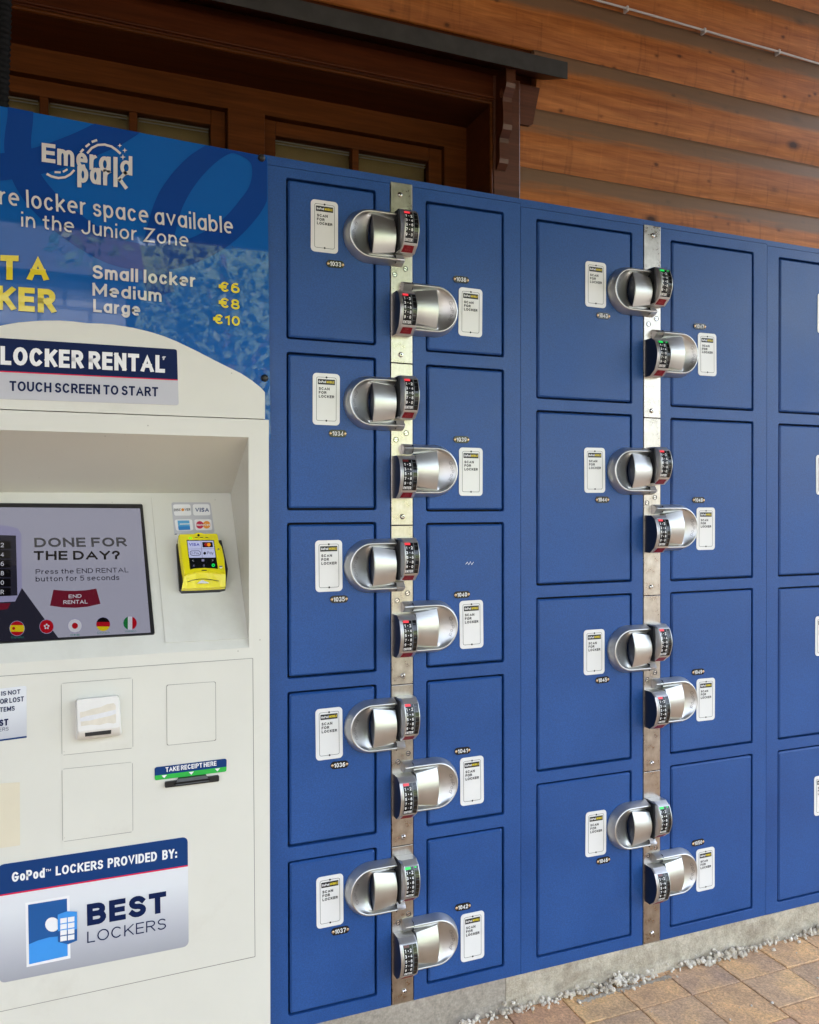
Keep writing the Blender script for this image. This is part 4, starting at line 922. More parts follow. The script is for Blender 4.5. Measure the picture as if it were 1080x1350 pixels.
# sloped cover board with its lead flashing and the two brackets
def cover():
    mb = MB(); xA, xB = -1.35, .925
    yf, zt0 = .365, 2.475
    prof = [(yf, zt0), (yf, zt0 + .046), (WY + .0, zt0 + .095), (WY + .0, zt0 + .062), (yf + .012, zt0 + .006)]
    mb.loft([[(X, y, z) for y, z in prof] for X in (xA, xB)], 'trim_wood', smooth=False, cap0=True, cap1=True); o = mb.build('cover_board', bld)
    mb = MB(); pr = [(yf - .0015, zt0 - .001), (yf - .004, zt0 - .001), (yf - .004, zt0 + .048), (WY - .001, zt0 + .098), (WY - .001, zt0 + .096), (yf - .0015, zt0 + .0465)]
    rings = []
    for i in range(41):
        X = xA - .003 + (xB - xA + .006) * i / 40; e = .0012 * noise.noise(Vector((X * 14, 0, 0))); rings.append([(X, y + e * (k in (1, 2)), z + e * (k in (1,))) for k, (y, z) in enumerate(pr)])
    mb.loft(rings, 'lead_flashing', smooth=False, cap0=True, cap1=True)
    mb.build('lead_flashing', bld)
cover()
def bracket(X):
    # scalloped profile in the y-z plane, from the casing outwards
    mb = MB(); pr = [(0, 0), (-.062, 0), (-.064, -.055), (-.060, -.075), (-.040, -.105), (-.038, -.150), (-.034, -.165), (-.034, -.185), (-.020, -.215), (-.018, -.255), (-.018, -.275), (0, -.300)]
    pr = [(0, 0), (-.066, 0), (-.068, -.046), (-.064, -.058), (-.046, -.078), (-.044, -.090), (-.048, -.125), (-.048, -.158), (-.044, -.172), (-.026, -.190), (-.024, -.202), (-.026, -.250), (-.022, -.262), (-.004, -.276), (0, -.276)]
    z0 = 2.497
    a = [(X, CY - .0005 + y, z0 + z) for y, z in pr]; b = [(X + .030, y, z) for _, y, z in a]
    # hole near the top
    hc = (CY - .038, z0 - .062); n = 12; ho = [(hc[0] + .011 * math.cos(2 * PI * i / n), hc[1] + .016 * math.sin(2 * PI * i / n)) for i in range(n)]
    for P, s in ((a, X), (b, X + .030)):
        bm = bmesh.new(); vs = [bm.verts.new(p) for p in P]; es = [bm.edges.new((vs[i], vs[(i + 1) % len(vs)])) for i in range(len(vs))]
        hv = [bm.verts.new((s, y, z)) for y, z in ho]; es += [bm.edges.new((hv[i], hv[(i + 1) % n])) for i in range(n)]
        bmesh.ops.triangle_fill(bm, edges=es, use_beauty=True); mb.bm(bm, 'trim_wood')
    mb.loft([a, b], 'lit_post_wood', smooth=False); mb.loft([[(X, y, z) for y, z in ho], [(X + .03, y, z) for y, z in ho]], 'trim_wood')
    return mb.build('bracket', bld)
bracket(.747); bracket(-1.14)
eb = MB(); ez = 2.50
eb.slab([(.833, CY + .01, ez), (.905, CY + .01, ez), (.880, CY + .01, ez - .115), (.868, CY + .01, ez - .122), (.833, CY + .01, ez - .122)], (0, -1, 0), .035, 'lit_post_wood'); eb.build('casing_ear', bld)
# roof over the walk
can = thing('canopy_roof', (0, -1.5, 3.3), 'dark timber canopy roof over the lockers, sloping down to the front', 'canopy')
mb = MB(); mb.add([(-5, .52, 3.72), (3.1, .52, 3.72), (3.1, -2.2, 2.54), (-5, -2.2, 2.54), (-5, .52, 3.87), (3.1, .52, 3.87), (3.1, -2.2, 2.69), (-5, -2.2, 2.69)], [(0, 3, 2, 1), (4, 5, 6, 7), (0, 1, 5, 4), (1, 2, 6, 5), (2, 3, 7, 6), (3, 0, 4, 7)], 'beam_wood'); mb.build('roof_deck', can)
mb = MB(); mb.box((-5, -2.23, 2.44), (3.1, -2.201, 2.69), 'beam_wood'); mb.build('fascia', can)
for k in range(6):
    X = -4.4 + k * 1.35; mb = MB(); mb.add([(X, .5, 3.59), (X + .1, .5, 3.59), (X + .1, -2.19, 2.43), (X, -2.19, 2.43), (X, .5, 3.712), (X + .1, .5, 3.712), (X + .1, -2.19, 2.54), (X, -2.19, 2.54)], [(0, 3, 2, 1), (4, 5, 6, 7), (0, 1, 5, 4), (1, 2, 6, 5), (2, 3, 7, 6), (3, 0, 4, 7)], 'beam_wood'); mb.build('rafter', can)
mb = MB(); mb.box((-5, WY + .3, 2.0), (7, 7, 5.6), 'beam_wood'); mb.build('upper_storey', bld)

scw = thing('light_block_wall', (-3.4, -1.2, 0), 'added dark plank wall, out of view at the left, blocking side light', 'wall')  # unseen wall added to keep light off the left side
for k in range(14):
    mb = MB(); mb.cbox((-3.45, -2.15, .02 + k * .21), (-3.40, .48, .225 + k * .21), 'beam_wood', .004); mb.build('light_block_plank', scw)
# thin cable along the siding, with clips
cb = thing('wall_cable', at(900, 50, WY - .012), 'thin pale cable clipped along a joint of the log siding', 'cable')
pts = [at(x_, y_, WY - .014) for x_, y_ in ((640, -33), (700, -18), (760, -8), (790, 1), (827, 11), (870, 23), (929, 40), (980, 55), (1027, 68), (1080, 84), (1160, 105), (1240, 128))]
mb = MB(); mb.tube(pts, .0034, 'cable_grey', 8); mb.build('cable_line', cb)
for x_, y_ in ((827, 11), (929, 40), (1027, 68)):
    P = at(x_, y_, WY - .014); mb = MB(); mb.cbox((P.x - .004, P.y - .005, P.z - .009), (P.x + .004, P.y + .016, P.z + .007), 'cable_grey', .0015); mb.build('cable_clip', cb)
# corrugated conduit at the upper left
P = at(8, 60, .10); cx_ = P.x
mb = MB(); zs_ = [3.2 - i * .0028 for i in range(int(1.6 / .0028))]
path = []
for i, z in enumerate(zs_):
    bend = .012 * math.sin((z - 1.95) * 3.2) + .02 * max(0, z - 2.25); path.append((cx_ - .012 + bend, .10, z))
mb.tube(path, [.0145 if (i // 2) % 2 else .0122 for i in range(len(path))], 'rubber', 10)
tag(mb.build('corrugated_conduit'), 'black corrugated cable conduit hanging at the top left behind the sign', 'conduit')

# ================================================================== BANNER
BY = -.012
ban = thing('sign_board', (-.33, BY, 1.35), 'glossy blue printed sign board with park logo and locker prices above the kiosk', 'sign')
KCX = at(115, 500, -.045).x
bp = YP(BY)
TR_ = bp(352.5, 206.5); xR0, xR1 = TR_.x, bp(357, 585).x
xL0 = 2 * KCX - xR0
ztR = TR_.z; ztL = bp(0, 138).z + .004
zb_ = bp(357, 585).z
mb = MB(); cc = [Vector((xL0, BY, ztL)), Vector((xR0, BY, ztR)), Vector((xR1, BY, zb_)), Vector((xL0, BY, zb_))]
mb.slab(rrect(cc, .02, corners=(0, 0, 1, 1)), (0, -1, 0), .004, 'banner_blue', 'ink_white'); mb.build('sign_sheet', ban)
mb = MB()
def topy(x): return 138.2 + (206.5 - 138.2) * x / 352.5 + .6
def ribbon(pts, wid, layer):
    n = len(pts)
    # smooth the centre line
    fine = []
    for i in range(n - 1):
        p0, p1, p2, p3 = pts[max(i - 1, 0)], pts[i], pts[i + 1], pts[min(i + 2, n - 1)]
        for k in range(10):
            t = k / 10; q = [.5 * ((2 * p1[j]) + (-p0[j] + p2[j]) * t + (2 * p0[j] - 5 * p1[j] + 4 * p2[j] - p3[j]) * t * t + (-p0[j] + 3 * p1[j] - 3 * p2[j] + p3[j]) * t ** 3) for j in (0, 1)]
            fine.append((q[0], q[1], wid[i] + (wid[i + 1] - wid[i]) * t))
    A = []; B = []
    for i in range(1, len(fine) - 1):
        a, b = fine[i - 1], fine[i + 1]; d = math.hypot(b[0] - a[0], b[1] - a[1]); nx, ny = -(b[1] - a[1]) / d, (b[0] - a[0]) / d; h = fine[i][2] / 2; pl = YP(BY - .0004 - layer * .0009 - .0006 * i / len(fine))
        for L, s in ((A, 1), (B, -1)):
            X = min(fine[i][0] + nx * h * s, 352); Y = fine[i][1] + ny * h * s; L.append(pl(X, max(Y, topy(X))))
    mb.loft([A, B], 'banner_deep', closed=False, smooth=False)
ribbon([(25, 110), (27, 150), (24, 200), (45, 250), (95, 298), (160, 334), (230, 337), (290, 312), (330, 272), (344, 240), (338, 208), (304, 192), (262, 215), (228, 258), (212, 305), (205, 350), (215, 395)], [34, 34, 36, 38, 38, 36, 34, 32, 32, 26, 20, 20, 30, 36, 38, 36, 34], 0)
ribbon([(182, 150), (150, 172), (105, 193), (50, 212), (0, 220), (-60, 222)], [44, 42, 38, 36, 36, 36], 1)
0 and ribbon([(-60, 330), (0, 345), (60, 380), (130, 440), (170, 500)], [60, 60, 55, 55, 50], 2)
mb.build('printed_swirl', ban)
bt = YP(BY - .0036)
def line(parent, *a, name='printed_line', **k):
    m_ = MB(); ptext(m_, *a, **k); return m_.build(name, parent)
line(ban, 're locker space available', (0, 269), (307.5, 308.5), (-1, 245), bt, 'banner_white', .006, 1.0, 'More locker space available')
line(ban, 'in the Junior Zone', (28, 298.5), (248.5, 325.5), (28, 279), bt, 'banner_white', .006, 1.0)
for s, bl, br, tl in (('Small locker', (122, 367), (258, 378.5), (122, 349)), ('Medium', (122, 389.5), (213, 398), (122, 372.5)), ('Large', (123, 411), (185, 416.5), (123, 394))):
    line(ban, s, bl, br, tl, bt, 'banner_white', .028)
line(ban, 'T A', (0, 368.5), (64, 370), (0, 336), bt, 'banner_yellow', .045, 1.0, 'RENT A')
line(ban, 'KER', (-4, 408), (73.5, 413), (-4, 376), bt, 'banner_yellow', .045, 1.0, 'LOCKER')
for s, bl, br, tl in (('€6', (289, 384), (316, 387), (289, 370.5)), ('€8', (289, 405), (316, 408.5), (289, 391.5)), ('€10', (281.5, 426.5), (316.5, 430), (281.5, 413.5))):
    line(ban, s, bl, br, tl, bt, 'banner_yellow', .03)
mb = MB()      # park logo
def pt_(s, bl, br, tl, b=.07): ptext(mb, s, bl, br, tl, bt, 'banner_white', b)
pt_('E', (55, 213), (73, 215.3), (55, 188), .035); pt_('m', (75.5, 217), (98, 220), (75.5, 188.5), .022); pt_('e', (100.5, 221), (115.5, 223), (100.5, 193.5), .024); pt_('r', (118, 223.5), (128, 224.6), (118, 196.5), .024); pt_('a', (130.5, 226), (146, 227.8), (130.5, 198), .024); pt_('d', (158.5, 229.5), (174.5, 231.5), (158.5, 204), .024)
pt_('l', (149.6, 246), (155, 246.6), (149.6, 206.5), .022)
pt_('p', (102, 240), (116.5, 241.5), (102, 211.5), .024); pt_('a', (118.5, 242), (133, 243.5), (118.5, 213), .024); pt_('r', (136, 244), (146.5, 245), (136, 216), .024); pass
def pstroke(pts, w_):
    A = []; B = []
    for i, p in enumerate(pts):
        a, b = pts[max(0, i - 1)], pts[min(len(pts) - 1, i + 1)]; d = math.hypot(b[0] - a[0], b[1] - a[1]); nx, ny = -(b[1] - a[1]) / d * w_ / 2, (b[0] - a[0]) / d * w_ / 2
        A.append(bt(p[0] + nx, p[1] + ny)); B.append(bt(p[0] - nx, p[1] - ny))
    mb.loft([A, B], 'banner_white', closed=False, smooth=False)
def arc(cx0, cy0, rx, ry, a0, a1, n=16): return [(cx0 + rx * math.cos(math.radians(a0 + (a1 - a0) * i / n)), cy0 - ry * math.sin(math.radians(a0 + (a1 - a0) * i / n))) for i in range(n + 1)]
pstroke([(155.5, 238), (166.5, 226.5)], 4.6); pstroke([(157.5, 235.5), (162, 242), (167, 248.5)], 4.6)
pstroke([(115, 202), (121, 195), (129, 191), (138, 190.5), (147, 193), (154, 198), (159, 202.5)], 3)
pstroke([(106, 201), (110, 196.5)], 3); pstroke([(113, 193.5), (118, 189.5)], 3); pstroke([(121, 187), (128, 184.5)], 3)
pstroke([(61.5, 229), (68, 232.5), (77, 234.6), (86, 233.5), (93, 229.5), (98, 224)], 3); pstroke([(72, 226.8), (80, 227.2)], 2.6); pstroke([(83, 226.5), (89, 223)], 2.6)
for cx0, cy0, r_ in ((158, 191.8, 3), (164.5, 198, 3.5), (162, 207, 3.8)):
    pp = []
    for i in range(8):
        rr = r_ if i % 2 == 0 else r_ * .33; a = math.radians(45 * i + (0)); pp.append(bt(cx0 + rr * math.cos(a), cy0 + rr * math.sin(a)))
    mb.add(pp, [list(range(8))], 'banner_white')
mb.build('park_logo', ban)
for x_, y_ in ((347, 206.5), (351.2, 497)):
    P = bt(x_, y_); mb = MB(); n = 14
    rg = lambda rr, y: [(P.x - .003 + rr * math.cos(2 * PI * i / n), y, P.z - .002 + rr * math.sin(2 * PI * i / n)) for i in range(n)]
    mb.loft([rg(.0078, BY), rg(.0078, BY - .002), rg(.006, BY - .0055), rg(.003, BY - .007)], 'black_plastic'); mb.add(rg(.003, BY - .007), [list(range(n))], 'black_plastic'); mb.build('bolt', ban)

# ================================================================== KIOSK
KY = -.045
kp_ = YP(KY)
KXR = -.047; KXL = 2 * KCX - KXR
kio = thing('rental_kiosk', (KCX, .2, 0), 'beige locker rental kiosk with touch screen, yellow card reader and receipt slot', 'kiosk')
zs1 = (kp_(0, 538).z + kp_(350, 554.5).z) / 2          # seam under the arch
arch_px = [(115, 426), (133, 426.6), (150, 428), (175, 432), (200, 438), (217, 443.5), (233, 450), (258, 462), (283, 475), (300, 483.5), (317, 491.7), (332, 501.5), (344, 511)]
ap = [kp_(*p) for p in arch_px]; xe = kp_(349.3, 517)
right = [Vector((p.x, KY, p.z)) for p in ap] + [Vector((xe.x, KY, xe.z))]
left = [Vector((2 * KCX - p.x, KY, p.z)) for p in right[1:]][::-1]
out_ = left + right + [Vector((xe.x, KY, zs1 + .001)), Vector((2 * KCX - xe.x, KY, zs1 + .001))]
mb = MB(); mb.slab(out_[::-1], (0, -1, 0), .030, 'beige_powder'); mb.build('arched_header', kio)
rt = (KXR + .0) - (-.088 + .0)                          # width of the right stile
xo1 = -.0885; xo0 = 2 * KCX - xo1
zo1, zo0 = 1.3585, .930                                 # recess opening
mb = MB(); mb.box((KXL, KY, zo1), (KXR, .47, zs1 - .0008), 'beige_powder')
mb.box((KXL, KY, zo0), (xo0, .47, zo1), 'beige_powder'); mb.box((xo1, KY, zo0), (KXR, .47, zo1), 'beige_powder')
mb.box((KXL, KY, .02), (KXR, .47, zo0), 'beige_powder'); mb.box((KXL + .01, KY + .02, 0), (KXR - .01, .45, .02), 'black_plastic')
mb.build('housing', kio, fix=True)
# tilted inner panel, from the back of the hood down to the front
zt = 1.2475; yb = .175
tn = Vector((0, -(zt - zo0), (yb - KY))).normalized()
TPL = Plane((0, KY, zo0), tn)
mb = MB(); mb.add([(xo0, yb, zt), (xo1, yb, zt), (xo1, KY + .0003, zo0), (xo0, KY + .0003, zo0)], [(0, 1, 2, 3)], 'beige_powder'); mb.build('screen_panel', kio)
mb = MB(); mb.add([(xo0, KY + .0005, zo1), (xo1, KY + .0005, zo1), (xo1, yb, zt), (xo0, yb, zt)], [(0, 1, 2, 3)], 'beige_powder'); mb.build('hood', kio)
def tp(off=0.): return TPL.off(off)
def tslab(name, pts, off, t, mat, parent, side=None, rr=None, **kw):
    pl = tp(off); c = pxs(pl, pts); mb = MB(); o = rrect(c, rr, **kw) if rr else c
    mb.slab(o, tn, t, mat, side); return mb.build(name, parent)
# touch screen
scr = tslab('touch_screen', [(-160, 662), (188, 664.5), (204.2, 836), (-160, 857)], .003, .004, 'black_plastic', kio, rr=.008)
sp1, sp2, sp3, sp4 = tp(.0034), tp(.0038), tp(.0042), tp(.0046)
mb = MB(); mb.add(pxs(sp1, [(-150, 667.5), (184.6, 670.3), (198.6, 834), (-150, 853)]), [(0, 1, 2, 3)], 'scr_grey')
mb.add(pxs(sp2, [(-150, 772), (28, 774), (78, 842.5), (-150, 852)]), [(0, 1, 2, 3)], 'scr_dark')
mb.build('screen_picture', scr)
mb = MB()   # drawing of the keypad on the screen
mb.add(pxs(sp3, [(-60, 690), (10, 693), (24, 697), (28, 704), (29, 775), (20, 793), (-60, 797)]), [list(range(7))], 'scr_silver')
mb.add(pxs(sp4, [(-60, 704), (21, 706), (23, 785), (-60, 789)]), [list(range(4))], 'scr_dark')
sp5, sp6 = tp(.0050), tp(.0054)
for k, s in enumerate(('2', '4', '6', '8', '0', 'R')):
    y = 713 + k * 12.4; mb.add(pxs(sp5, [(-55, y), (14, y + .2), (14.2, y + 10.6), (-55, y + 11)]), [list(range(4))], 'scr_black'); ptext(mb, s, (.8, y + 8.4), (5.2, y + 8.4), (.8, y + 2.6), sp6, 'scr_white', .01)
mb.add(pxs(sp4, [(-60, 797), (14, 795), (10, 803), (-60, 812)]), [list(range(4))], 'scr_maroon')
mb.build('screen_keypad', scr)
mb = MB()
ptext(mb, 'DONE FOR', (45.5, 721.5), (167.5, 720.5), (45, 709), sp3, 'scr_text', .035, 1.0); ptext(mb, 'THE DAY?', (44.5, 738.5), (158.5, 737.5), (44.5, 726.5), sp3, 'scr_black', .035)
ptext(mb, 'Press the END RENTAL', (47, 757), (169.5, 754.5), (47, 750.5), sp3, 'scr_navy', .008); ptext(mb, 'button for 5 seconds', (47, 766.8), (157.5, 764.5), (47, 760), sp3, 'scr_navy', .008)
mb.build('screen_lettering', scr)
mb = MB()
mb.add(pxs(sp2, [(70.5, 777.5), (85, 778.8), (99, 779), (113, 778.2), (127, 776), (132.5, 796), (115, 800), (99, 801.3), (82, 800.8), (66, 798.5)]), [list(range(10))], 'scr_maroon')
ptext(mb, 'END', (90.5, 788.8), (107.5, 788), (90.5, 784), sp4, 'scr_white', .02); ptext(mb, 'RENTAL', (83.5, 796.5), (115.5, 795.6), (83.5, 791.5), sp4, 'scr_white', .02)
mb.build('screen_button', scr)
def disc(mb, pl, cx0, cy0, r_, mat, a0=0, a1=360, n=20):
    pp = [pl(cx0 + r_ * math.cos(math.radians(a0 + (a1 - a0) * i / n)), cy0 + r_ * math.sin(math.radians(a0 + (a1 - a0) * i / n))) for i in range(n + (0 if a1 - a0 == 360 else 1))]
    mb.add(pp, [list(range(len(pp)))], mat)
def flagpart(x_, y_, r_, bands, extra=None, vertical=False):
    mb = MB(); disc(mb, sp3, x_, y_, r_ + .6, 'scr_silver'); n = 14
    for a, b, mt in bands:
        top_, bot = [], []
        for i in range(n + 1):
            if vertical:
                X = x_ + r_ * (a + (b - a) * i / n); h = math.sqrt(max(0, r_ * r_ - (X - x_) ** 2)); top_.append(sp4(X, y_ - h)); bot.append(sp4(X, y_ + h))
            else:
                Y = y_ + r_ * (a + (b - a) * i / n); h = math.sqrt(max(0, r_ * r_ - (Y - y_) ** 2)); top_.append(sp4(x_ - h, Y)); bot.append(sp4(x_ + h, Y))
        mb.loft([top_, bot], mt, closed=False, smooth=False)
    if extra: extra(mb)
    return mb.build('flag_button', scr)
flagpart(22.5, 828.5, 9.5, [(-1, -.45, 'scr_red'), (-.45, .45, 'scr_yellow'), (.45, 1, 'scr_red')], lambda m_: disc(m_, sp5, 18, 828.5, 2, 'scr_red'))
def star(m_):
    for k in range(5):
        a = math.radians(72 * k - 90); disc(m_, sp5, 61.5 + 2.6 * math.cos(a), 826 + 2.6 * math.sin(a), 1.3, 'scr_white', n=8)
flagpart(61.5, 826, 9, [(-1, 1, 'scr_red')], star)
flagpart(98.8, 825, 9, [(-1, 1, 'scr_white')], lambda m_: disc(m_, sp5, 98.8, 825, 4, 'scr_red'))
flagpart(136, 823, 9, [(-1, -.33, 'scr_black'), (-.33, .33, 'scr_red'), (.33, 1, 'scr_yellow')])
flagpart(171.5, 821.5, 8.8, [(-1, -.33, 'scr_green'), (-.33, .33, 'scr_white'), (.33, 1, 'scr_red')], None, True)
mb = MB()
for s, x0_, x1_, y_ in (('Español', 15, 31, 841.5), ('日本語', 93, 105, 838.5), ('Deutsch', 128.5, 144.5, 835.5), ('Italiano', 165, 179.5, 833.5)):
    ptext(mb, s, (x0_, y_), (x1_, y_ - .3), (x0_, y_ - 2.6), sp3, 'scr_teal', .0)
mb.build('flag_captions', scr)
# payment panel with card stickers and the yellow reader
pay = tslab('payment_panel', [(199.3, 654.6), (302.5, 653.8), (328, 841.5), (218.3, 847.3)], .0018, .0018, 'beige_powder', kio)
st_ = tslab('card_sticker', [(226, 662.3), (277.3, 662.3), (283, 702), (230, 704)], .0026, .0006, 'sheet_lilac', kio, rr=.05, n=3)
q1, q2, q3 = tp(.0029), tp(.0032), tp(.0036)
mb = MB()
tiles = {'d': [(228, 665), (251, 664.8), (252.5, 679.7), (229.8, 679.9)], 'v': [(254, 664.8), (276, 664.6), (277.8, 679.3), (255, 679.6)], 'a': [(230, 685), (253.3, 684.6), (255, 699.3), (232.3, 699.8)], 'm': [(256, 684.8), (278.5, 684.5), (280, 698.8), (258, 699.3)]}
for k, c in tiles.items(): mb.add(rrect(pxs(q1, c), .12, n=3), [list(range(16))], 'ink_white')
ptext(mb, 'DISC', (229.5, 674), (238.6, 673.7), (229.5, 670.6), q2, 'print_black', .02); ptext(mb, 'VER', (243.4, 673.6), (251, 673.4), (243.4, 670.2), q2, 'print_black', .02); disc(mb, q2, 241, 672, 2.0, 'card_orange', n=12)
ptext(mb, 'VISA', (257.5, 675), (275.5, 674.6), (257.5, 669.6), q2, 'ink_blue', .03)
mb.add(pxs(q2, [(234, 686.2), (249.5, 686), (251, 698.3), (235.6, 698.8)]), [(0, 1, 2, 3)], 'card_sky')
mb.add(pxs(q3, [(234.8, 694), (250.4, 693.6), (251, 698.3), (235.6, 698.8)]), [(0, 1, 2, 3)], 'card_blue'); mb.add(pxs(q3, [(237, 690.3), (249.9, 690), (250, 691.2), (237.1, 691.6)]), [(0, 1, 2, 3)], 'ink_white')
disc(mb, q2, 263.5, 692, 5, 'card_red'); disc(mb, q3, 272.5, 691.8, 5, 'card_orange'); ptext(mb, 'MasterCard', (259.2, 693.4), (277, 693), (259.2, 690.6), tp(.0040), 'ink_white', .02)
mb.add(pxs(q1, [(230.2, 703.8), (233.5, 703.7), (233.6, 704.6), (230.3, 704.8)]), [(0, 1, 2, 3)], 'ink_navy')
mb.build('card_emblems', st_)
mb = MB(); H1 = .040
bf = [(232.5, 717), (292, 712), (300.5, 750), (297.8, 775), (290, 777), (240, 779), (236.5, 775)]
mb.slab(pxs(tp(.014), bf), tn, .0125, 'black_plastic')
rd = mb.build('card_reader', kio)
mb = MB()
top_px = [(235.2, 706), (236.8, 703.8), (255, 703.2), (258.5, 701.8), (262, 701.2), (266, 701.8), (269, 703), (285.5, 702.8), (287.3, 704.3), (288.8, 714), (293, 721), (296, 735), (297.6, 755.5), (292, 756.5), (280, 755), (270, 754.3), (258, 755), (247, 757.5), (243, 758.8)]
F_ = pxs(tp(H1), top_px); B_ = [p - tn * (H1 - .015) + Vector((-.0008, 0, 0)) for p in F_]
cen = sum(F_, Vector()) / len(F_)
Fi = [p + (cen - p) * .035 for p in F_]; Fo = [p - tn * .0022 for p in F_]
mb.add(Fi, [list(range(len(Fi)))], 'yellow_case'); mb.loft([Fi, Fo, B_], 'yellow_case')
# chin, sloping back below the face
lo_f = pxs(tp(H1 - .0022), [(243, 758.8), (247, 757.5), (258, 755), (270, 754.3), (280, 755), (292, 756.5), (297.6, 755.5)])
lo_b = pxs(tp(.024), [(239.6, 775.8), (246, 775.8), (258, 775.5), (270, 775), (280, 774.5), (292, 774), (297.5, 773.2)])
lo_c = [p - tn * .010 for p in lo_b]
mb.loft([lo_f, lo_b], 'yellow_case', closed=False, smooth=False); mb.loft([lo_b, lo_c], 'yellow_case', closed=False, smooth=False)
for k in (0, -1): mb.add([lo_f[k], lo_b[k], lo_c[k], lo_f[k] - tn * .020], [(0, 1, 2, 3)], 'yellow_case')
mb.build('reader_case', rd)
t1, t2, t3, t4 = tp(H1 + .0004), tp(H1 + .0008), tp(H1 + .0012), tp(H1 + .0016)
mb = MB(); mb.add(pxs(t1, [(246, 712), (281.9, 712), (287.4, 750), (283, 749.4), (269, 748.6), (256, 749.6), (250.7, 751)]), [list(range(7))], 'panel_glass')
mb.add(pxs(t2, [(247, 713), (281.2, 713), (284.4, 735), (249.5, 735.3)]), [list(range(4))], 'scr_pale')
mb.add(pxs(t3, [(264.6, 713), (265.2, 713), (267.2, 735), (266.4, 735)]), [list(range(4))], 'scr_silver'); mb.add(pxs(t3, [(248.2, 723.6), (282.8, 723), (282.9, 723.6), (248.3, 724.2)]), [list(range(4))], 'scr_silver')
ptext(mb, 'VISA', (249.3, 719.8), (263, 719.5), (249.3, 716), t3, 'scr_blue', .03)
mb.add(pxs(t3, [(266.6, 714.7), (280, 714.6), (281, 721.4), (267.3, 721.6)]), [list(range(4))], 'scr_black'); disc(mb, t4, 271.8, 718, 2.5, 'scr_red', n=12); disc(mb, tp(H1 + .002), 275.4, 718, 2.5, 'scr_orange', n=12)
o_ = rrect(pxs(t3, [(250, 726), (264.5, 725.8), (265.2, 732.3), (250.9, 732.6)]), .2, .45, 4); i_ = rrect(pxs(t3, [(250.7, 726.7), (263.9, 726.5), (264.5, 731.6), (251.5, 731.9)]), .2, .45, 4); mb.loft([o_, i_], 'scr_navy', smooth=False)
ptext(mb, 'G Pay', (252.5, 730.6), (262.6, 730.4), (252.5, 727.8), t3, 'scr_navy', 0.0)
disc(mb, t3, 270, 729.4, 1.9, 'scr_black', n=10); ptext(mb, 'Pay', (273.2, 730.9), (281.5, 730.7), (273.2, 727), t3, 'scr_navy', .0)
for s, x_, y_, mt in (('<', 253.4, 740.3, 'scr_white'), ('>', 279.2, 740, 'scr_white'), ('x', 254.3, 747, 'scr_silver'), ('o', 267.8, 746.8, 'scr_silver')): ptext(mb, s, (x_, y_), (x_ + 2.4, y_), (x_, y_ - 3.4), t3, mt, .0)
mb.add(pxs(t3, [(265.8, 737.2), (269.2, 737.1), (269.5, 740), (266, 740.1)]), [list(range(4))], 'scr_silver'); disc(mb, t3, 281.3, 745.2, 2.3, 'scr_lime', n=12); disc(mb, t4, 281.3, 745.2, .9, 'scr_black', n=8)
mb.build('reader_display', rd)
mb = MB(); disc(mb, t2, 261.8, 705.6, 1.6, 'key_black', n=12)
mb.add(pxs(t2, [(249.2, 708.6), (252.8, 708.6), (253, 710), (249.4, 710)]), [list(range(4))], 'led_lime')
for x_ in (256.8, 263.8, 270.8): mb.add(pxs(t2, [(x_, 708.2), (x_ + 3.8, 708.2), (x_ + 3.9, 709), (x_ + .1, 709)]), [list(range(4))], 'black_plastic')
mb.add(pxs(t2, [(265.8, 751.4), (272.5, 751.2), (272.6, 752.4), (265.9, 752.6)]), [list(range(4))], 'black_plastic')
disc(mb, t2, 288, 724, 1.2, 'screw_steel', n=8); disc(mb, t2, 291.3, 747.6, 2.0, 'label_white', n=10); mb.add(pxs(t2, [(289, 746), (293.4, 745.9), (293.4, 747.2), (289.1, 747.3)]), [list(range(4))], 'black_plastic')
mb.build('reader_marks', rd)
mb = MB(); ch = tp(.034)
mb.add(pxs(ch, [(247.5, 767.8), (253, 765.4), (262, 763.8), (272, 763.8), (281, 765), (288.6, 766.4), (288.9, 765.7), (281, 764.2), (272, 763), (262, 763), (253, 764.6), (247.8, 766.8)]), [list(range(12))], 'black_plastic')
mb.add(pxs(ch, [(259.5, 769.2), (263, 767), (265.5, 765.2), (268, 764.9), (270, 766.2), (274.5, 767.8), (275.5, 769)]), [list(range(7))], 'label_white'); mb.build('card_slot', rd)
# header sign
def kslab(name, pts, off, t, mat, parent, rr=None, **kw):
    pl = YP(KY - off); c = pxs(pl, pts); mb = MB(); o = rrect(c, rr, **kw) if rr else c
    mb.slab(o, (0, -1, 0), t, mat, None); return mb.build(name, parent)
sg = kslab('header_label', [(-6, 445), (233.4, 460.5), (235.6, 534.2), (-6, 525.6)], .0012, .0012, 'sheet_lilac', kio, rr=.012, n=2)
a1, a2, a3 = YP(KY - .0016), YP(KY - .0020), YP(KY - .0024)
mb = MB(); mb.add(rrect(pxs(a1, [(-6, 445), (233.4, 460.5), (234.5, 500.3), (-6, 488.5)]), .012, n=2, corners=(0, 1, 0, 0)), [list(range(6))], 'ink_navy')
mb.add(pxs(a2, [(-6, 488.5), (234.5, 500.3), (234.5, 501.6), (-6, 490)]), [(0, 1, 2, 3)], 'ink_red'); mb.build('printed_band', sg)
line(sg, 'LOCKER RENTAL', (.5, 480.5), (217.5, 491.5), (.5, 456), a3, 'ink_white', .04, .95); line(sg, 'TOUCH SCREEN TO START', (12.5, 515.2), (208.5, 522.8), (12.5, 502), a2, 'ink_navy', .028, .95)
mb = MB(); mb.add(pxs(a3, [(213.5, 470.5), (216, 469.4), (219, 470), (217, 472.2), (216.5, 474.5), (214.8, 474.6), (214.6, 472.4)]), [list(range(7))], 'sheet_lilac'); mb.build('scuff_mark', sg)
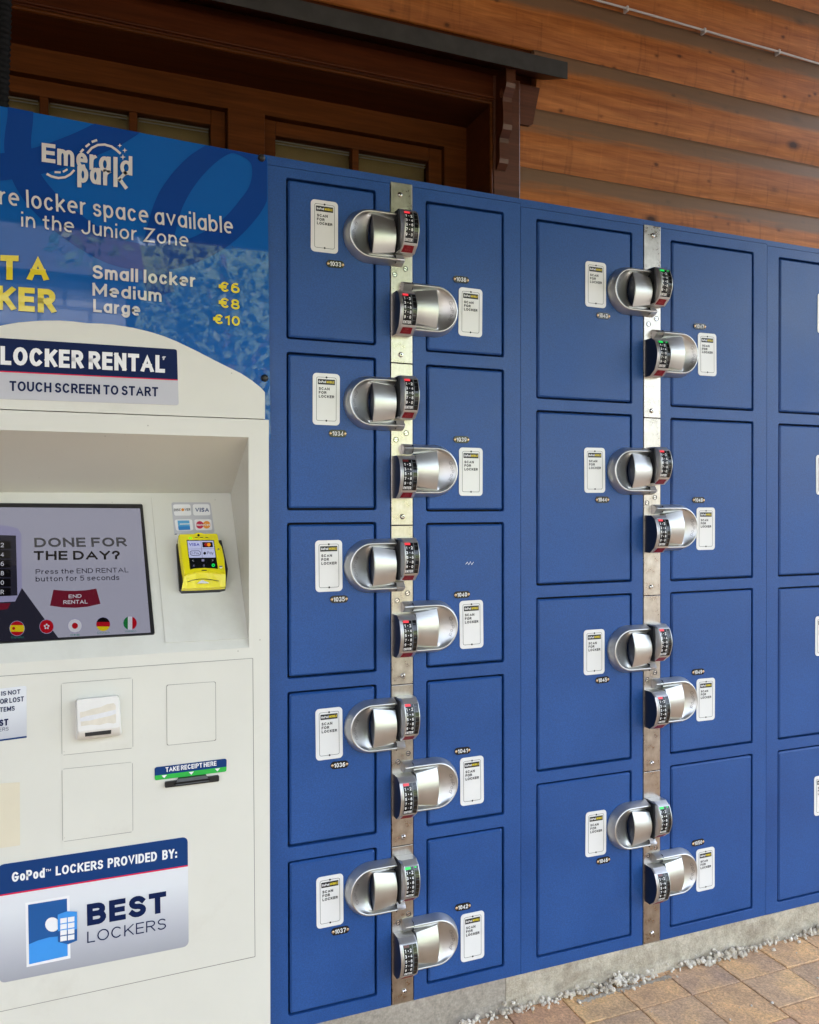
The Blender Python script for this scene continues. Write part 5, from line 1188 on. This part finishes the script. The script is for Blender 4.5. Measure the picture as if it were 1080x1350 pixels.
# lower front
dr = kslab('service_door', [(-140, 902), (333, 868.3), (336, 1261), (-140, 1364)], .0014, .0014, 'beige_powder', kio)
base('seam_line', (.16, .15, .13), .7, var=0)
def seam(pts, off, parent, px_=.75):
    cx0 = sum(p[0] for p in pts) / 4; cy0 = sum(p[1] for p in pts) / 4
    q = [(p[0] + math.copysign(px_, p[0] - cx0), p[1] + math.copysign(px_, p[1] - cy0)) for p in pts]
    mb = MB(); o_ = rrect(pxs(YP(KY - off), q), .03 if q[1][0] < 330 else .002, n=3); mb.add(o_, [list(range(len(o_)))], 'seam_line'); mb.build('seam_gap', parent)
seam([(-140, 902), (333, 868.3), (336, 1261), (-140, 1364)], .0006, dr, .7)
def edge_plate(name, pts, mat='beige_powder', off=.0024, rr=None, parent=None):
    return kslab(name, pts, off, .0010, mat, parent or dr, rr=rr, n=3) if rr else kslab(name, pts, off, .0010, mat, parent or dr)
seam([(81, 901.3), (174.5, 894), (175, 986), (82, 995.5)], .0018, dr, .5); edge_plate('blank_plate', [(81, 901.3), (174.5, 894), (175, 986), (82, 995.5)])
seam([(220, 903.5), (284, 899), (284.5, 976), (220.5, 982.5)], .0018, dr, .5); edge_plate('blank_plate', [(220, 903.5), (284, 899), (284.5, 976), (220.5, 982.5)], rr=.04)
seam([(82, 1014.5), (174.5, 1005), (175, 1096.5), (83, 1109.5)], .0018, dr, .5); edge_plate('blank_plate', [(82, 1014.5), (174.5, 1005), (175, 1096.5), (83, 1109.5)])
pc = edge_plate('cream_plate', [(-60, 1037), (26, 1031.5), (26.5, 1114.5), (-60, 1127)], 'beige_cream')
# small white unit with a slot
uf = [(101.5, 922.6), (156, 917.4), (158.3, 958.5), (102.8, 965)]; fr_ = pxs(YP(KY - .026), uf)
bk = pxs(YP(KY - .0026), [(99.5, 921.5), (157.5, 916), (160, 966.5), (100.5, 973.5)])
mb = MB(); ro = rrect(bk, .06, n=3); rm = [p + Vector((0, -.016, 0)) for p in ro]; ri = rrect(fr_, .05, n=3); mb.loft([ro, rm, ri], 'white_plastic'); mb.add(ri, [list(range(len(ri)))], 'white_plastic'); pu = mb.build('ticket_unit', dr)
mb = MB(); pq = YP(KY - .0245); mb.add(pxs(pq, [(112, 966.2), (146.8, 962.3), (146.4, 967.5), (112.3, 971.3)]), [(0, 1, 2, 3)], 'black_plastic'); mb.build('unit_slot', pu)
pq = YP(KY - .0264)
mb = MB(); mb.add(pxs(pq, [(105.5, 939), (112, 938), (122, 934.5), (132, 932.5), (141, 928.5), (150, 927), (152.5, 930), (153, 952.5), (150, 954), (142, 953), (131, 956), (120, 955.5), (106.8, 957.5)]), [list(range(13))], 'torn_paper')
pq2 = YP(KY - .0267); mb.add(pxs(pq2, [(105.6, 947), (114, 944), (125, 942), (138, 939), (152.6, 935.5), (152.8, 941), (145, 944), (131, 947), (119, 950), (106.5, 951.5)]), [list(range(10))], 'torn_paper_pale'); mb.build('torn_sticker', pu)
# receipt label and slot
rl_ = kslab('receipt_label', [(203.7, 1011.8), (299, 1000), (298.6, 1017.3), (204.2, 1029)], .0026, .0004, 'ink_blue', dr, rr=.03, n=3)
mb = MB(); b2, b3 = YP(KY - .0030), YP(KY - .0034)
mb.add(rrect(pxs(b2, [(204, 1022.8), (298.8, 1010.8), (298.6, 1017.3), (204.2, 1029)]), .02, n=2, corners=(0, 0, 1, 1)), [list(range(8))], 'ink_green')
for x_, y_ in ((216.6, 1022), (252.3, 1017.5), (286.8, 1013)): mb.add(pxs(b3, [(x_ - 3.5, y_ + .5), (x_ + 3.5, y_ - .4), (x_, y_ + 4)]), [(0, 1, 2)], 'ink_white')
mb.build('printed_band', rl_)
mb = MB(); ptext(mb, 'TAKE RECEIPT HERE', (218.5, 1018), (285.5, 1009.3), (218.3, 1011.8), b3, 'ink_white', .03, .95); mb.build('label_lettering', rl_)
mb = MB(); mb.slab(rrect(pxs(YP(KY - .007), [(217.3, 1031.3), (289, 1022.5), (289, 1030.2), (217.5, 1039)]), .02, n=2), (0, -1, 0), .006, 'black_plastic')
mb.slab(pxs(YP(KY - .010), [(235.5, 1026.8), (272, 1022.3), (274.5, 1026), (276, 1030), (232, 1035.5), (233, 1031.5)]), (0, -1, 0), .008, 'panel_grey', 'black_plastic'); sl_ = mb.build('receipt_slot', dr)
mb = MB(); mb.slab(pxs(YP(KY - .0105), [(229, 1032.3), (277, 1026.2), (277, 1028.6), (229, 1034.8)]), (0, -1, 0), .0005, 'key_black'); mb.build('slot_mouth', sl_)
# notice at the left edge
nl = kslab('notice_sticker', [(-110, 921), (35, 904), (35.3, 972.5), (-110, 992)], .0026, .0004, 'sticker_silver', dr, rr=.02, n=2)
line(nl, 'IS NOT', (1.8, 917.6), (27, 914.6), (1.8, 911.7), b3, 'ink_navy', .025, .95); line(nl, 'OR LOST', (0, 928.3), (31.5, 924.6), (0, 921.6), b3, 'ink_navy', .025, .95, 'FOR LOST'); line(nl, 'TEMS', (-.5, 939), (19.5, 936.8), (-.5, 932.8), b3, 'ink_navy', .025, .95, 'ITEMS')
line(nl, 'ST', (-1, 957.8), (11, 956.2), (-1, 949), b3, 'ink_navy', .04, .95, 'BEST'); line(nl, 'ERS', (-1, 964.5), (11.3, 963), (-1, 959.8), b3, 'ink_navy', .0, 1.0, 'LOCKERS')
mb = MB(); mb.add(pxs(b2, [(-110, 990), (35.2, 970.2), (35.3, 972.5), (-110, 992)]), [(0, 1, 2, 3)], 'ink_blue'); mb.build('printed_band', nl)
# large maker's sticker
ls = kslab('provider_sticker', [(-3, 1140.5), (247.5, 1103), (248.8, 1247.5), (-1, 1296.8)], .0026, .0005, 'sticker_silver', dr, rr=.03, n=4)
mb = MB(); mb.add(rrect(pxs(b2, [(-3, 1140.5), (247.5, 1103), (247.8, 1140.5), (-3, 1180.2)]), .03, n=4, corners=(1, 1, 0, 0)), [list(range(12))], 'ink_blue')
mb.add(pxs(b2, [(-3, 1180.2), (247.8, 1140.5), (247.8, 1142.3), (-3, 1182.3)]), [(0, 1, 2, 3)], 'ink_red'); mb.build('printed_band', ls)
line(ls, 'GoPod', (15.5, 1163.2), (59, 1157), (15.5, 1150.2), b3, 'ink_white', .03, .95); line(ls, 'TM', (60, 1149.5), (67, 1148.5), (60, 1146.3), b3, 'ink_white', .02)
line(ls, 'LOCKERS', (73.5, 1154.5), (136, 1145.3), (73.5, 1142.3), b3, 'ink_white', .03, .95); line(ls, 'PROVIDED', (142, 1144.5), (207, 1134.8), (142, 1132), b3, 'ink_white', .03, .95); line(ls, 'BY:', (214, 1133.8), (233.5, 1131), (214, 1121.2), b3, 'ink_white', .03, .95)
line(ls, 'BEST', (115, 1221), (219.5, 1202.5), (114.5, 1192.5), b3, 'ink_navy', .05, .95); line(ls, 'LOCKERS', (115, 1243.5), (219, 1224.8), (115, 1228.5), b3, 'ink_navy', .0, 1.05)
mb = MB(); b4, b5, b6 = YP(KY - .0038), YP(KY - .0042), YP(KY - .0046)
mb.add(pxs(b2, [(33.3, 1190.5), (91.7, 1180.5), (93, 1263.5), (35, 1275.3)]), [(0, 1, 2, 3)], 'ink_white')
mb.add(pxs(b3, [(37, 1193), (88.3, 1184.7), (89.3, 1260.3), (38.5, 1271.5)]), [(0, 1, 2, 3)], 'logo_deep')
mb.add(pxs(b4, [(38.2, 1245), (50, 1240), (65, 1235.8), (88.9, 1233.5), (89.3, 1260.3), (38.5, 1271.5)]), [list(range(6))], 'logo_sky')
disc(mb, b5, 69, 1219, 9.5, 'ink_white', n=18)
mb.add(pxs(b6, [(76, 1206), (88, 1201.5), (101.5, 1202), (101.8, 1240), (90, 1245), (76.5, 1242)]), [list(range(6))], 'logo_deep')
b7, b8 = YP(KY - .0050), YP(KY - .0054)
mb.add(pxs(b7, [(76, 1206), (88, 1201.5), (101.5, 1202), (101.6, 1225), (76.3, 1228)]), [list(range(5))], 'logo_sky')
for r_ in range(4):
    for c_ in range(2):
        x_, y_ = 79.5 + c_ * 10, 1211.2 + r_ * 7.9 - c_ * 1.6; mb.add(pxs(b8, [(x_, y_), (x_ + 8.6, y_ - 1.4), (x_ + 8.6, y_ + 5.1), (x_, y_ + 6.6)]), [(0, 1, 2, 3)], 'ink_white')
mb.build('company_emblem', ls)

# ================================================================== across the way (what the glossy things reflect)
op = thing('stone_building', (-7, -13, 0), 'pale stone block building across the paved yard facing the lockers', 'building')
mb = MB(); mb.box((-16, -18, 0), (.2, -11.5, 4.6), 'facade_stone'); mb.build('wall', op, origin=(-8, -15, 0))
mb = MB(); mb.add([(-16.3, -11.2, 4.6), (.5, -11.2, 4.6), (.5, -18.3, 4.6), (-16.3, -18.3, 4.6), (-16.3, -14.7, 6.6), (.5, -14.7, 6.6)], [(0, 1, 5, 4), (2, 3, 4, 5), (0, 4, 3), (1, 2, 5), (0, 3, 2, 1)], 'roof_tile'); mb.build('roof', op)
for k in range(5):
    X = -14.5 + k * 3.0; mb = MB(); mb.box((X, -11.52, 1.0), (X + 1.2, -11.47, 2.4), 'facade_glass'); wo = mb.build('window', op)
hb = MB(); hr = []
for i in range(41):
    X = -90 + 112 * i / 40; h = 17.0 + 3.0 * noise.noise(Vector((X * .05, 1, 0))) + 1.2 * noise.noise(Vector((X * .4, 2, 0)))
    hr.append([(X, -34, 0), (X, -38, h * .45 + noise.noise(Vector((X * .7, 5, 0)))), (X, -44, h * .85 + noise.noise(Vector((X * .6, 9, 0)))), (X, -52, h), (X, -64, h * .6), (X, -70, 0)])
hb.loft(hr, 'leaf_green', closed=False, smooth=False); tag(hb.build('sky_block_hill'), kind='structure')  # unseen hill added to block the low sky light
def tree(x, y, H, R_, seed, label):
    r = random.Random(seed); t = thing('leafy_tree', (x, y, 0), label, 'tree', 'trees across the yard')
    mb = MB(); mb.tube([(x, y, 0), (x + .1, y, H * .35), (x + .05, y + .1, H * .6), (x, y, H * .85)], [.22, .17, .1, .04], 'bark', 8)
    for k in range(7):
        a = r.uniform(0, 6.28); z = H * r.uniform(.3, .6); mb.tube([(x, y, z), (x + math.cos(a) * R_ * .4, y + math.sin(a) * R_ * .4, z + H * .12), (x + math.cos(a) * R_ * .75, y + math.sin(a) * R_ * .75, z + H * .25)], [.08, .05, .02], 'bark', 6)
    mb.build('trunk', t)
    mb = MB(); vs = []; fs = []
    cl = [(Vector((r.gauss(0, R_ * .42), r.gauss(0, R_ * .42), H * .62 + r.gauss(0, H * .17))), r.uniform(.35, .7)) for _ in range(46)]
    for c_, cr0 in cl:
        for _ in range(75):
            d = Vector((r.gauss(0, 1), r.gauss(0, 1), r.gauss(0, .8))).normalized() * cr0 * r.uniform(.4, 1); p = Vector((x, y, 0)) + c_ + d
            if p.z < .6: continue
            s = r.uniform(.05, .10); u = Vector((r.gauss(0, 1), r.gauss(0, 1), r.gauss(0, 1))).normalized(); v = u.cross(Vector((r.gauss(0, 1), r.gauss(0, 1), r.gauss(0, 1)))).normalized()
            b = len(vs); vs += [p - u * s, p + v * s * .5, p + u * s, p - v * s * .5]; fs.append((b, b + 1, b + 2, b + 3))
    mb.add(vs, fs, 'leaf_green'); mb.build('crown', t, fix=False)
tree(1.35, -9.5, 5.4, 1.35, 5, 'leafy tree across the yard nearest the stone building')
tree(14, -16, 6.0, 2.3, 8, 'far leafy tree across the yard to the right')
print('objects', len(bpy.data.objects), 'tris', sum(len(m.polygons) for m in bpy.data.meshes), 'pavers', npav)
